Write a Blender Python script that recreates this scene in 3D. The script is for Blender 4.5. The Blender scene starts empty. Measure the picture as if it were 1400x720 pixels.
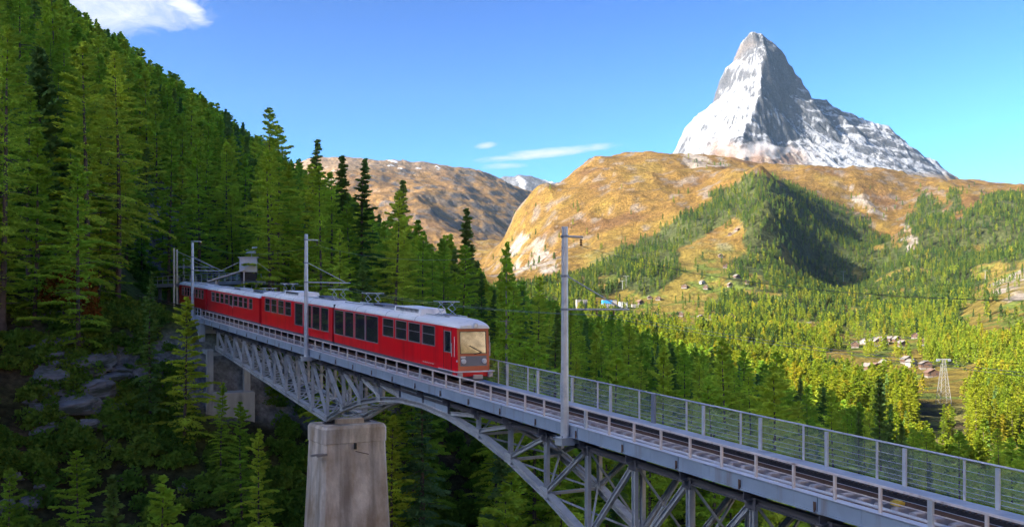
import bpy, math, random
import numpy as np
from mathutils import Vector, geometry
rad = math.radians
scene = bpy.context.scene

# ------------------------------------------------------------------ camera, sky, sun, exposure
F = 1315.0                     # focal length in photograph pixels (1400 wide)
cam_d = bpy.data.cameras.new("camera")
cam = bpy.data.objects.new("camera", cam_d)
scene.collection.objects.link(cam)
cam_d.sensor_width = 36.0
cam_d.lens = F / 1400.0 * 36.0
cam_d.shift_y = 0.05
cam_d.clip_start = 0.5
cam_d.clip_end = 60000.0
cam.location = (0, 0, 0)
cam.rotation_euler = (rad(90), 0, 0)
scene.camera = cam

SUN_EL, SUN_BACK = rad(26.5), rad(24.0)
sun_dir = Vector((-math.cos(SUN_EL) * math.cos(SUN_BACK), -math.cos(SUN_EL) * math.sin(SUN_BACK), math.sin(SUN_EL)))
sun_d = bpy.data.lights.new("sun", 'SUN')
sun_d.energy = 2.0
sun_d.angle = rad(0.53)
sun_d.color = (1.0, 0.90, 0.74)
sun = bpy.data.objects.new("sun", sun_d)
scene.collection.objects.link(sun)
sun.rotation_euler = (-sun_dir).to_track_quat('-Z', 'Y').to_euler()

world = bpy.data.worlds.new("World")
scene.world = world
world.use_nodes = True
wn, wl = world.node_tree.nodes, world.node_tree.links
wn.clear()
w_out = wn.new('ShaderNodeOutputWorld')
w_bg = wn.new('ShaderNodeBackground')
w_bg.inputs['Strength'].default_value = 0.05
sky = wn.new('ShaderNodeTexSky')
sky.sky_type = 'NISHITA'
sky.sun_disc = False
sky.sun_elevation = SUN_EL
sky.sun_rotation = math.atan2(sun_dir.x, sun_dir.y)
sky.altitude = 2600.0
sky.air_density = 1.0
sky.dust_density = 10.0
sky.ozone_density = 5.0
wl.new(w_bg.outputs[0], w_out.inputs['Surface'])

def world_clouds():
    """thin high clouds: noise on the view direction, present around a few directions"""
    N = wn.new
    tc = N('ShaderNodeTexCoord')
    def vm(op, a, b=None):
        n = N('ShaderNodeVectorMath'); n.operation = op
        for i, v in enumerate((a, b)):
            if v is None: continue
            if isinstance(v, tuple): n.inputs[i].default_value = v
            else: wl.new(v, n.inputs[i])
        return n
    def mm(op, a, b=None, c=None, clamp=False):
        n = N('ShaderNodeMath'); n.operation = op; n.use_clamp = clamp
        for i, v in enumerate((a, b, c)):
            if v is None: continue
            if isinstance(v, (int, float)): n.inputs[i].default_value = v
            else: wl.new(v, n.inputs[i])
        return n.outputs[0]
    d = vm('NORMALIZE', tc.outputs['Generated']).outputs[0]
    def spot(azim, elev, tilt, half_len, half_hgt):
        # an elongated patch of sky round one direction
        c = Vector((math.sin(azim) * math.cos(elev), math.cos(azim) * math.cos(elev), math.sin(elev)))
        e1 = Vector((math.cos(azim), -math.sin(azim), 0)); e2 = c.cross(-e1) if c.cross(-e1).z > 0 else c.cross(e1)
        a1 = (e1 * math.cos(tilt) + e2 * math.sin(tilt)); a2 = (e2 * math.cos(tilt) - e1 * math.sin(tilt))
        rel = vm('SUBTRACT', d, tuple(c)).outputs[0]
        p = vm('DOT_PRODUCT', rel, tuple(a1 / half_len)).outputs['Value']
        q = vm('DOT_PRODUCT', rel, tuple(a2 / half_hgt)).outputs['Value']
        r2 = mm('ADD', mm('MULTIPLY', p, p), mm('MULTIPLY', q, q))
        return mm('SUBTRACT', 1.0, r2, clamp=True)
    def noise_of(scale, stretch, detail=8.0, rough=0.62, dist=0.6):
        mp = N('ShaderNodeMapping'); mp.inputs['Scale'].default_value = stretch
        mp.inputs['Rotation'].default_value = (0, rad(-6), 0)
        wl.new(d, mp.inputs['Vector'])
        n = N('ShaderNodeTexNoise'); n.inputs['Scale'].default_value = scale
        n.inputs['Detail'].default_value = detail; n.inputs['Roughness'].default_value = rough
        n.inputs['Distortion'].default_value = dist
        wl.new(mp.outputs[0], n.inputs['Vector'])
        return n.outputs['Fac']
    n1 = noise_of(15.0, (1, 1, 2.2), 10., .66, 1.2)
    n2 = noise_of(26.0, (0.8, 0.8, 4.0))
    def cloud(azpx, pypx, tilt, hl, hh, n, thr, gain):
        az = math.atan2(azpx - 700, F); el = math.atan2(430 - pypx, math.hypot(azpx - 700, F))
        s = spot(az, el, tilt, hl, hh)
        v = mm('ADD', mm('MULTIPLY', n, 1.0), mm('MULTIPLY', s, 0.55))
        v = mm('MULTIPLY', mm('SUBTRACT', v, thr), gain, clamp=True)
        return mm('MULTIPLY', v, mm('MULTIPLY', s, 3.0, clamp=True))
    parts = [cloud(140, -4, rad(-3), 0.12, 0.046, n1, 0.70, 2.2),
             cloud(250, 8, rad(-32), 0.042, 0.012, n2, 0.68, 2.4),
             cloud(748, 209, rad(6), 0.092, 0.0062, n2, 0.66, 1.7),
             cloud(664, 199, rad(8), 0.016, 0.0045, n2, 0.70, 1.8),
             cloud(690, 227, rad(2), 0.035, 0.005, n2, 0.78, 1.6)]
    acc = parts[0]
    for p in parts[1:]: acc = mm('MAXIMUM', acc, p)
    mix = N('ShaderNodeMix'); mix.data_type = 'RGBA'
    wl.new(acc, mix.inputs[0])
    hs = N('ShaderNodeGamma'); hs.inputs['Gamma'].default_value = 2.0      # deep clear mountain sky
    wl.new(sky.outputs[0], hs.inputs['Color'])
    dk = N('ShaderNodeMix'); dk.data_type = 'RGBA'; dk.blend_type = 'MULTIPLY'; dk.inputs[0].default_value = 1.0; dk.inputs[7].default_value = (.235, .212, .160, 1)
    wl.new(hs.outputs[0], dk.inputs[6]); wl.new(dk.outputs[2], mix.inputs[6])
    mix.inputs[7].default_value = (1.9, 1.97, 2.05, 1)
    wl.new(mix.outputs[2], w_bg.inputs['Color'])
world_clouds()

scene.view_settings.view_transform = 'Standard'
scene.view_settings.look = 'None'
scene.view_settings.gamma = 1.0
scene.view_settings.use_curve_mapping = False
scene.view_settings.exposure = 3.35
scene.render.engine = 'CYCLES'
scene.cycles.use_denoising = True
scene.cycles.max_bounces = 8
scene.cycles.diffuse_bounces = 6
scene.cycles.glossy_bounces = 3
scene.cycles.transparent_max_bounces = 12
scene.cycles.transmission_bounces = 6
scene.cycles.volume_bounces = 0

# ------------------------------------------------------------------ small helpers
rnd = random.Random(7)
C = scene.collection

def unproj(px, py, D):
    return Vector(((px - 700) / F * D, D, (430 - py) / F * D))

def tag(o, label=None, cat=None, group=None, kind=None):
    if label: o['label'] = label
    if cat: o['category'] = cat
    if group: o['group'] = group
    if kind: o['kind'] = kind
    return o

def empty(name, loc, label=None, cat=None, group=None, kind=None):
    o = bpy.data.objects.new(name, None)
    o.empty_display_size = 0.5
    o.location = loc
    C.objects.link(o)
    return tag(o, label, cat, group, kind)

def link(name, me, parent=None, loc=(0, 0, 0)):
    o = bpy.data.objects.new(name, me)
    o.location = loc
    if parent is not None: o.parent = parent
    C.objects.link(o)
    return o

def copy_tree(o, parent=None, loc=None):
    c = o.copy(); C.objects.link(c); c.parent = parent
    if loc is not None: c.location = loc
    for ch in list(o.children): copy_tree(ch, c)
    return c

def fast_mesh(name, verts, quads=None, tris=None, mats=(), mat_idx=None, smooth=False):
    """mesh from numpy arrays"""
    me = bpy.data.meshes.new(name)
    verts = np.asarray(verts, np.float32)
    nq = 0 if quads is None else len(quads)
    nt = 0 if tris is None else len(tris)
    me.vertices.add(len(verts)); me.vertices.foreach_set('co', verts.ravel())
    loops = np.concatenate([np.asarray(a, np.int32).ravel() for a in (quads, tris) if a is not None and len(a)])
    me.loops.add(len(loops)); me.loops.foreach_set('vertex_index', loops)
    starts = np.concatenate([np.arange(nq) * 4, nq * 4 + np.arange(nt) * 3]).astype(np.int32)
    me.polygons.add(nq + nt); me.polygons.foreach_set('loop_start', starts)
    for m in mats: me.materials.append(m)
    if mat_idx is not None: me.polygons.foreach_set('material_index', np.asarray(mat_idx, np.int32))
    if smooth: me.polygons.foreach_set('use_smooth', np.ones(nq + nt, bool))
    me.update(calc_edges=True)
    return me

# bridge frame: w across (away from the camera), s along (towards the far abutment), h above the girder top
def B(w, s, h):
    return Vector((2.70 - .506 * s + .862 * w, 45 + .862 * s + .506 * w, -5.10 + .0628 * s + h))
def Bl(w, s, h):
    return Vector((-.506 * s + .862 * w, .862 * s + .506 * w, .0628 * s + h))
def plain(x, y, z): return Vector((x, y, z))

class MB:
    """collects boxes, bars, tubes; builds ONE mesh"""
    def __init__(self): self.v = []; self.f = []
    def add(self, vs, fs):
        n = len(self.v); self.v += [tuple(v) for v in vs]; self.f += [tuple(i + n for i in f) for f in fs]
        return self
    def box(self, a0, a1, b0, b1, c0, c1):
        vs = [(a, b, c) for c in (c0, c1) for b in (b0, b1) for a in (a0, a1)]
        return self.add(vs, [(0, 2, 3, 1), (4, 5, 7, 6), (0, 1, 5, 4), (2, 6, 7, 3), (0, 4, 6, 2), (1, 3, 7, 5)])
    def bar(self, p, q, wd, dp, up=(0, 0, 1)):
        p, q = Vector(p), Vector(q); d = (q - p).normalized(); up = Vector(up)
        if abs(d.dot(up)) > .98: up = Vector((0, 1, 0))
        x = d.cross(up).normalized(); y = x.cross(d).normalized()
        vs = [e + x * (i * wd / 2) + y * (j * dp / 2) for e in (p, q) for (i, j) in ((-1, -1), (1, -1), (1, 1), (-1, 1))]
        return self.add(vs, [(3, 2, 1, 0), (4, 5, 6, 7), (0, 1, 5, 4), (1, 2, 6, 5), (2, 3, 7, 6), (3, 0, 4, 7)])
    def ibeam(self, p, q, wd, dp, t=0.04, up=(0, 0, 1)):
        """two flanges and a web"""
        p, q = Vector(p), Vector(q); d = (q - p).normalized(); up = Vector(up)
        if abs(d.dot(up)) > .98: up = Vector((0, 1, 0))
        x = d.cross(up).normalized(); y = x.cross(d).normalized()
        o = y * (dp / 2 - t / 2)
        self.bar(p + o, q + o, wd, t, y); self.bar(p - o, q - o, wd, t, y)
        return self.bar(p, q, t, dp - 2 * t - .004, y)
    def tube(self, p, q, r0, r1=None, n=8, cap=True):
        r1 = r0 if r1 is None else r1
        p, q = Vector(p), Vector(q); d = (q - p).normalized()
        up = Vector((0, 0, 1)) if abs(d.z) < .9 else Vector((0, 1, 0))
        x = d.cross(up).normalized(); y = x.cross(d).normalized()
        vs = [e + (x * math.cos(k * 2 * math.pi / n) + y * math.sin(k * 2 * math.pi / n)) * r for e, r in ((p, r0), (q, r1)) for k in range(n)]
        fs = [(k, (k + 1) % n, n + (k + 1) % n, n + k) for k in range(n)]
        if cap: fs += [tuple(range(n - 1, -1, -1)), tuple(range(n, 2 * n))]
        return self.add(vs, fs)
    def path(self, pts, r, n=6):
        for a, b in zip(pts[:-1], pts[1:]): self.tube(a, b, r, r, n, True)
        return self
    def loft(self, rings, close=True, cap=True):
        n = len(rings[0]); vs = [p for r in rings for p in r]; fs = []
        for i in range(len(rings) - 1):
            for k in range(n if close else n - 1):
                fs.append((i * n + k, i * n + (k + 1) % n, (i + 1) * n + (k + 1) % n, (i + 1) * n + k))
        if cap: fs += [tuple(range(n - 1, -1, -1)), tuple(range((len(rings) - 1) * n, len(rings) * n))]
        return self.add(vs, fs)
    def mesh(self, name, mat, frame=None, smooth=False):
        me = bpy.data.meshes.new(name)
        vs = self.v if frame is None else [frame(*v) for v in self.v]
        me.from_pydata([tuple(v) for v in vs], [], self.f)
        if mat: me.materials.append(mat)
        # consistent outward normals
        import bmesh
        bm = bmesh.new(); bm.from_mesh(me); bmesh.ops.recalc_face_normals(bm, faces=bm.faces)
        bm.to_mesh(me); bm.free()
        if smooth: me.polygons.foreach_set('use_smooth', [True] * len(me.polygons))
        me.update()
        return me
    def build(self, name, mat, parent=None, frame=Bl, loc=(0, 0, 0), smooth=False):
        return link(name, self.mesh(name, mat, frame, smooth), parent, loc)

# ------------------------------------------------------------------ procedural materials
def nmat(name):
    m = bpy.data.materials.new(name); m.use_nodes = True
    nt = m.node_tree; nt.nodes.clear()
    out = nt.nodes.new('ShaderNodeOutputMaterial')
    return m, nt, nt.nodes, nt.links, out

def make_mat(name, col, rough=.55, metal=0., var=.18, scale=2.0, stretch=(1, 1, 1), col2=None, thr=(.45, .7), scale2=1.2,
             bump=.0, bscale=14., spec=.5, coat=0., streak=None):
    m, nt, N, L, out = nmat(name)
    b = N.new('ShaderNodeBsdfPrincipled')
    tc = N.new('ShaderNodeTexCoord')
    def noise(sc, st=(1, 1, 1), det=6.):
        mp = N.new('ShaderNodeMapping'); mp.inputs['Scale'].default_value = st; L.new(tc.outputs['Object'], mp.inputs[0])
        n = N.new('ShaderNodeTexNoise'); n.inputs['Scale'].default_value = sc; n.inputs['Detail'].default_value = det
        n.inputs['Roughness'].default_value = .6; L.new(mp.outputs[0], n.inputs['Vector']); return n.outputs['Fac']
    def ramp(v, a, b_):
        r = N.new('ShaderNodeMapRange'); r.inputs['From Min'].default_value = a; r.inputs['From Max'].default_value = b_
        L.new(v, r.inputs['Value']); return r.outputs[0]
    def mix(f, a, b_):
        x = N.new('ShaderNodeMix'); x.data_type = 'RGBA'; L.new(f, x.inputs[0])
        for i, v in ((6, a), (7, b_)):
            if isinstance(v, tuple): x.inputs[i].default_value = (*v[:3], 1)
            else: L.new(v, x.inputs[i])
        return x.outputs[2]
    lo = tuple(c * (1 - var) for c in col); hi = tuple(min(1, c * (1 + var)) for c in col)
    c = mix(ramp(noise(scale, stretch), .3, .7), lo, hi)
    if col2 is not None: c = mix(ramp(noise(scale2, stretch), *thr), c, col2)
    if streak is not None: c = mix(ramp(noise(streak[1], (1, 1, .07)), streak[2], streak[3]), c, streak[0])
    L.new(c, b.inputs['Base Color'])
    b.inputs['Roughness'].default_value = rough; b.inputs['Metallic'].default_value = metal
    b.inputs['Specular IOR Level'].default_value = spec; b.inputs['Coat Weight'].default_value = coat
    if bump:
        bp = N.new('ShaderNodeBump'); bp.inputs['Strength'].default_value = bump; bp.inputs['Distance'].default_value = .05
        L.new(noise(bscale), bp.inputs['Height']); L.new(bp.outputs[0], b.inputs['Normal'])
    L.new(b.outputs[0], out.inputs[0])
    return m

def glass_mat(name, tint, gloss, rough=.03, clear=.35):
    """tinted pane: part seen through, part mirror"""
    m, nt, N, L, out = nmat(name)
    tr = N.new('ShaderNodeBsdfTransparent'); tr.inputs[0].default_value = (*tint, 1)
    df = N.new('ShaderNodeBsdfDiffuse'); df.inputs[0].default_value = (tint[0] * .12, tint[1] * .12, tint[2] * .12, 1)
    gl = N.new('ShaderNodeBsdfGlossy'); gl.inputs['Roughness'].default_value = rough
    a = N.new('ShaderNodeMixShader'); a.inputs[0].default_value = clear; L.new(df.outputs[0], a.inputs[1]); L.new(tr.outputs[0], a.inputs[2])
    fr = N.new('ShaderNodeFresnel'); fr.inputs[0].default_value = 1.5
    ad = N.new('ShaderNodeMath'); ad.operation = 'ADD'; ad.inputs[1].default_value = gloss; ad.use_clamp = True; L.new(fr.outputs[0], ad.inputs[0])
    b = N.new('ShaderNodeMixShader'); L.new(ad.outputs[0], b.inputs[0]); L.new(a.outputs[0], b.inputs[1]); L.new(gl.outputs[0], b.inputs[2])
    L.new(b.outputs[0], out.inputs[0]); return m

def mesh_wire_mat(name, col, cover, scale):
    """fine woven wire: diagonal wires with open holes"""
    m, nt, N, L, out = nmat(name)
    tc = N.new('ShaderNodeTexCoord')
    fs = []
    for rot in (rad(45), rad(-45)):
        mp = N.new('ShaderNodeMapping'); mp.inputs['Rotation'].default_value = (0, rot, 0); L.new(tc.outputs['Object'], mp.inputs[0])
        wv = N.new('ShaderNodeTexWave'); wv.wave_type = 'BANDS'; wv.bands_direction = 'Z'; wv.inputs['Scale'].default_value = scale
        L.new(mp.outputs[0], wv.inputs['Vector'])
        gt = N.new('ShaderNodeMath'); gt.operation = 'GREATER_THAN'; gt.inputs[1].default_value = 1 - cover; L.new(wv.outputs['Fac'], gt.inputs[0])
        fs.append(gt.outputs[0])
    mx = N.new('ShaderNodeMath'); mx.operation = 'MAXIMUM'; L.new(fs[0], mx.inputs[0]); L.new(fs[1], mx.inputs[1])
    tr = N.new('ShaderNodeBsdfTransparent'); b = N.new('ShaderNodeBsdfPrincipled'); b.inputs['Base Color'].default_value = (*col, 1)
    b.inputs['Roughness'].default_value = .45; b.inputs['Metallic'].default_value = .3
    s = N.new('ShaderNodeMixShader'); L.new(mx.outputs[0], s.inputs[0]); L.new(tr.outputs[0], s.inputs[1]); L.new(b.outputs[0], s.inputs[2])
    L.new(s.outputs[0], out.inputs[0]); return m

def foliage_mat(name, cols, clump=.35, trans=.35, cscale=.35):
    """leaf colour: one of a few greens per tree, lighter and darker sprays"""
    m, nt, N, L, out = nmat(name)
    oi = N.new('ShaderNodeObjectInfo')
    cr = N.new('ShaderNodeValToRGB'); cr.color_ramp.interpolation = 'LINEAR'
    e = cr.color_ramp.elements
    while len(e) < len(cols): e.new(.5)
    for i, c in enumerate(cols): e[i].position = i / (len(cols) - 1); e[i].color = (*c, 1)
    L.new(oi.outputs['Random'], cr.inputs[0])
    tc = N.new('ShaderNodeTexCoord'); n = N.new('ShaderNodeTexNoise'); n.inputs['Scale'].default_value = cscale; n.inputs['Detail'].default_value = 4
    L.new(tc.outputs['Object'], n.inputs['Vector'])
    mr = N.new('ShaderNodeMapRange'); mr.inputs['From Min'].default_value = .3; mr.inputs['From Max'].default_value = .7
    mr.inputs['To Min'].default_value = 1 - clump; mr.inputs['To Max'].default_value = 1 + clump; L.new(n.outputs['Fac'], mr.inputs['Value'])
    mu = N.new('ShaderNodeMix'); mu.data_type = 'RGBA'; mu.blend_type = 'MULTIPLY'; mu.inputs[0].default_value = 1
    L.new(cr.outputs[0], mu.inputs[6])
    cb = N.new('ShaderNodeCombineColor'); [L.new(mr.outputs[0], cb.inputs[i]) for i in range(3)]; L.new(cb.outputs[0], mu.inputs[7])
    d = N.new('ShaderNodeBsdfDiffuse'); t = N.new('ShaderNodeBsdfTranslucent'); L.new(mu.outputs[2], d.inputs[0]); L.new(mu.outputs[2], t.inputs[0])
    s = N.new('ShaderNodeMixShader'); s.inputs[0].default_value = trans; L.new(d.outputs[0], s.inputs[1]); L.new(t.outputs[0], s.inputs[2])
    L.new(s.outputs[0], out.inputs[0]); return m

def terrain_mat(name, nscale, dark=.55, lite=1.35, bump=.6, bdist=2.0, rough=.95):
    """ground: land cover from the mesh attribute, broken up by noise"""
    m, nt, N, L, out = nmat(name)
    at = N.new('ShaderNodeAttribute'); at.attribute_name = 'cover'
    g = N.new('ShaderNodeNewGeometry')
    def noise(sc, det=8.):
        n = N.new('ShaderNodeTexNoise'); n.inputs['Scale'].default_value = sc; n.inputs['Detail'].default_value = det; n.inputs['Roughness'].default_value = .68
        L.new(g.outputs['Position'], n.inputs['Vector']); return n
    n = noise(nscale)
    mr = N.new('ShaderNodeMapRange'); mr.inputs['From Min'].default_value = .32; mr.inputs['From Max'].default_value = .68
    mr.inputs['To Min'].default_value = dark; mr.inputs['To Max'].default_value = lite; L.new(n.outputs['Fac'], mr.inputs['Value'])
    m2 = N.new('ShaderNodeMapRange'); m2.inputs['From Min'].default_value = .36; m2.inputs['From Max'].default_value = .64
    m2.inputs['To Min'].default_value = .62; m2.inputs['To Max'].default_value = 1.28; L.new(noise(nscale * 4.3, 5.).outputs['Fac'], m2.inputs['Value'])
    mf = N.new('ShaderNodeMath'); mf.operation = 'MULTIPLY'; L.new(mr.outputs[0], mf.inputs[0]); L.new(m2.outputs[0], mf.inputs[1])
    cb = N.new('ShaderNodeCombineColor'); [L.new(mf.outputs[0], cb.inputs[i]) for i in range(3)]
    mu = N.new('ShaderNodeMix'); mu.data_type = 'RGBA'; mu.blend_type = 'MULTIPLY'; mu.inputs[0].default_value = 1
    L.new(at.outputs['Color'], mu.inputs[6]); L.new(cb.outputs[0], mu.inputs[7])
    b = N.new('ShaderNodeBsdfPrincipled'); b.inputs['Roughness'].default_value = rough; b.inputs['Specular IOR Level'].default_value = .1
    L.new(mu.outputs[2], b.inputs['Base Color'])
    bp = N.new('ShaderNodeBump'); bp.inputs['Strength'].default_value = bump; bp.inputs['Distance'].default_value = bdist
    L.new(noise(nscale * 3).outputs['Fac'], bp.inputs['Height']); L.new(bp.outputs[0], b.inputs['Normal'])
    L.new(b.outputs[0], out.inputs[0]); return m

M = dict(
    steel_blue=make_mat("painted_steel_blue_grey", (.30, .37, .45), .45, .0, .12, .8, col2=(.22, .27, .33), thr=(.55, .8), scale2=.5, bump=.05, streak=((.22, .18, .15), 1.8, .55, .78)),
    steel=make_mat("painted_steel_grey", (.44, .45, .45), .5, .15, .2, 1.2, col2=(.17, .15, .14), thr=(.58, .78), scale2=.9, bump=.08, streak=((.15, .12, .10), 2.0, .6, .82)),
    steel_dark=make_mat("weathered_steel_dark", (.115, .115, .13), .55, .15, .2, 1.2, bump=.08),
    edge=make_mat("pale_edge_plate", (.62, .63, .66), .5, .1, .1, 1.),
    galv=make_mat("galvanised_steel", (.56, .59, .61), .42, .35, .14, 1.3, col2=(.36, .40, .46), thr=(.5, .75), scale2=2.5),
    galv_dark=make_mat("galvanised_steel_dull", (.20, .23, .28), .5, .3, .14, 1.3),
    rail_paint=make_mat("rusting_white_handrail", (.66, .58, .52), .6, 0, .15, 1.5, col2=(.25, .13, .09), thr=(.58, .74), scale2=1.4, bump=.05),
    rust=make_mat("rail_rust", (.12, .068, .048), .7, .2, .25, 3., bump=.1),
    rail_top=make_mat("rail_polished", (.42, .38, .36), .3, .8, .15, 2.),
    rack=make_mat("rack_black_grease", (.028, .027, .032), .5, .3, .3, 4.),
    sleeper=make_mat("weathered_sleeper", (.46, .43, .43), .85, 0, .35, 2.4, stretch=(1, 1, 1), col2=(.22, .18, .17), thr=(.52, .75), scale2=3., bump=.4),
    ballast_plate=make_mat("brown_deck_grating", (.27, .19, .16), .8, 0, .35, 3., bump=.3),
    walkway=make_mat("blue_grey_walkway", (.40, .43, .48), .55, .1, .12, 1.0, col2=(.25, .28, .33), thr=(.5, .7), scale2=.7),
    conduit=make_mat("pale_conduit", (.60, .63, .68), .5, 0, .08, 1.),
    concrete=make_mat("stained_concrete", (.70, .62, .52), .9, 0, .32, .9, stretch=(1, 1, .45), col2=(.40, .29, .19), thr=(.40, .66), scale2=.5, bump=.9, bscale=4., streak=((.22, .175, .14), .8, .50, .74)),
    concrete_pale=make_mat("pale_concrete", (.46, .46, .44), .9, 0, .2, .7, stretch=(1, 1, .3), col2=(.25, .25, .23), thr=(.5, .7), scale2=.6, bump=.3, bscale=5., streak=((.14, .14, .13), 1.3, .58, .72)),
    red=make_mat("train_red_paint", (.80, .006, .018), .32, 0, .06, .5, coat=.25, streak=((.50, .008, .016), 1.2, .48, .78)),
    red_dark=make_mat("older_train_red_paint", (.66, .008, .018), .4, 0, .08, .6, coat=.1),
    orange=make_mat("front_frame_orange", (.52, .115, .05), .4, 0, .06, .8, coat=.2),  # orange red tone for the front apron and windscreen frame
    roof=make_mat("train_roof_white", (.86, .85, .83), .5, 0, .06, .8, streak=((.50, .52, .55), 1.4, .6, .78)),
    skirt=make_mat("train_skirt_grey", (.17, .185, .225), .5, 0, .1, 1., col2=(.12, .12, .14), thr=(.5, .75), scale2=1.),
    frame=make_mat("window_frame_metal", (.42, .40, .42), .4, .4, .1, 1.),
    black=make_mat("underframe_black", (.022, .021, .022), .6, 0, .3, 2.),
    interior=make_mat("train_interior", (.10, .10, .11), .8, 0, .2, 1.),
    seat=make_mat("train_seat_cloth", (.05, .06, .12), .9, 0, .2, 1.),
    white=make_mat("white_paint", (.66, .66, .66), .4, 0, .05, 1.),
    grey_panel=make_mat("grey_front_panel", (.16, .18, .22), .4, 0, .08, 1.),
    pylon=make_mat("pale_pylon_steel", (.26, .26, .25), .5, .1, .1, 1.),
    lamp=make_mat("headlamp_lens", (.70, .74, .78), .12, .2, .05, 2.),
    lamp_red=make_mat("tail_lamp_lens", (.75, .08, .06), .2, 0, .05, 2.),
    yellow=make_mat("yellow_paint", (.62, .40, .03), .5, 0, .1, 2.),
    wire=make_mat("dark_wire", (.05, .055, .06), .5, .4, .1, 2.),
    wire_pale=make_mat("pale_wire", (.28, .32, .33), .45, .5, .1, 2.),
    insul=make_mat("insulator_brown", (.16, .09, .07), .3, 0, .1, 2.),
    bark=make_mat("conifer_bark", (.115, .085, .07), .95, 0, .35, 2., bump=.4),
    bark_pale=make_mat("pale_bark", (.26, .23, .21), .95, 0, .3, 2., bump=.3),
    rock=make_mat("grey_rock", (.24, .24, .25), .95, 0, .5, .6, stretch=(1, 1, 2.2), col2=(.05, .055, .035), thr=(.42, .6), scale2=.7, bump=1.0, bscale=2.5),
    timber=make_mat("dark_chalet_timber", (.085, .046, .028), .85, 0, .3, 1.),
    plaster=make_mat("cream_plaster", (.27, .245, .21), .85, 0, .08, .5),
    slate=make_mat("stone_roof_slabs", (.15, .135, .12), .85, 0, .25, 1.),
    slate_red=make_mat("brown_roof", (.13, .075, .055), .85, 0, .25, 1.),
    blue=make_mat("blue_sheet", (.03, .24, .62), .5, 0, .1, .3),
    window_dark=make_mat("far_window_glass", (.04, .045, .055), .15, 0, .1, 1.),
    road=make_mat("asphalt_road", (.16, .16, .165), .9, 0, .15, .3),
    glass=glass_mat("train_window_glass", (.55, .60, .66), .02, clear=.55),
    shield=glass_mat("windscreen_glass", (.5, .5, .5), .34, clear=.3),
    wiremesh=mesh_wire_mat("woven_wire_mesh", (.46, .50, .52), .03, 9.0),
    larch=foliage_mat("larch_needles", [(.26, .43, .05), (.36, .54, .055), (.46, .59, .06), (.54, .62, .07), (.31, .49, .055)], .3, .55),  # needles of the shaded larches, coloured lighter against the shade
    larch_lit=foliage_mat("larch_needles_autumn_sunlit", [(.17, .25, .022), (.24, .31, .024), (.32, .34, .026), (.19, .275, .024), (.41, .345, .028)], .22, .5),  # second larch colour for trees past the shadow edge, sunlight included in the tone
    spruce=foliage_mat("spruce_needles", [(.13, .24, .065), (.18, .31, .07), (.23, .33, .075), (.15, .27, .10)], .4, .45),
    far_needles=foliage_mat("mountain_forest_needles", [(.042, .088, .028), (.065, .12, .026), (.11, .165, .026), (.08, .14, .026), (.16, .205, .026), (.22, .235, .026), (.10, .16, .026), (.055, .105, .028)], .18, .4, .1),
    shrub=foliage_mat("shrub_leaves", [(.09, .18, .03), (.15, .27, .035), (.20, .29, .04), (.12, .23, .035)], .4, .4, 1.),
    rust_leaf=foliage_mat("orange_leaves", [(.22, .085, .018), (.26, .10, .02), (.20, .09, .02)], .4, .3, 1.),
)

# ------------------------------------------------------------------ noise in numpy
def _hash(ix, iy, seed):
    h = (ix.astype(np.int64) * 374761393 + iy.astype(np.int64) * 668265263 + seed * 1442695041) & 0x7fffffff
    h = ((h ^ (h >> 13)) * 1274126177) & 0x7fffffff
    return ((h ^ (h >> 16)) & 0xffff) / 65535.0
def vnoise(x, y, seed=0):
    x = np.asarray(x, float); y = np.asarray(y, float)
    ix = np.floor(x); iy = np.floor(y); fx = x - ix; fy = y - iy
    fx = fx * fx * fx * (fx * (fx * 6 - 15) + 10); fy = fy * fy * fy * (fy * (fy * 6 - 15) + 10)
    a = _hash(ix, iy, seed); b = _hash(ix + 1, iy, seed); c = _hash(ix, iy + 1, seed); d = _hash(ix + 1, iy + 1, seed)
    return (a * (1 - fx) + b * fx) * (1 - fy) + (c * (1 - fx) + d * fx) * fy
def fbm(x, y, octs=5, seed=0, gain=.5):
    t = 0; a = 1.; n = 0
    for o in range(octs):
        t = t + a * (vnoise(x * 2 ** o + 17.3 * o, y * 2 ** o - 9.1 * o, seed + o) - .5); n += a; a *= gain
    return t / n * 2
def ridged(x, y, octs=5, seed=0, gain=.5):
    t = 0; a = 1.; n = 0
    for o in range(octs):
        t = t + a * (1 - np.abs(2 * vnoise(x * 2 ** o + 7.7 * o, y * 2 ** o + 3.1 * o, seed + o) - 1)); n += a; a *= gain
    return t / n
def sstep(a, b, x):
    t = np.clip((x - a) / (b - a), 0, 1); return t * t * (3 - 2 * t)

# ------------------------------------------------------------------ the lie of the land
def sw_of(X, Y):
    dx = X - 2.70; dy = Y - 45
    return -.506 * dx + .862 * dy, .862 * dx + .506 * dy          # s, w

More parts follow.
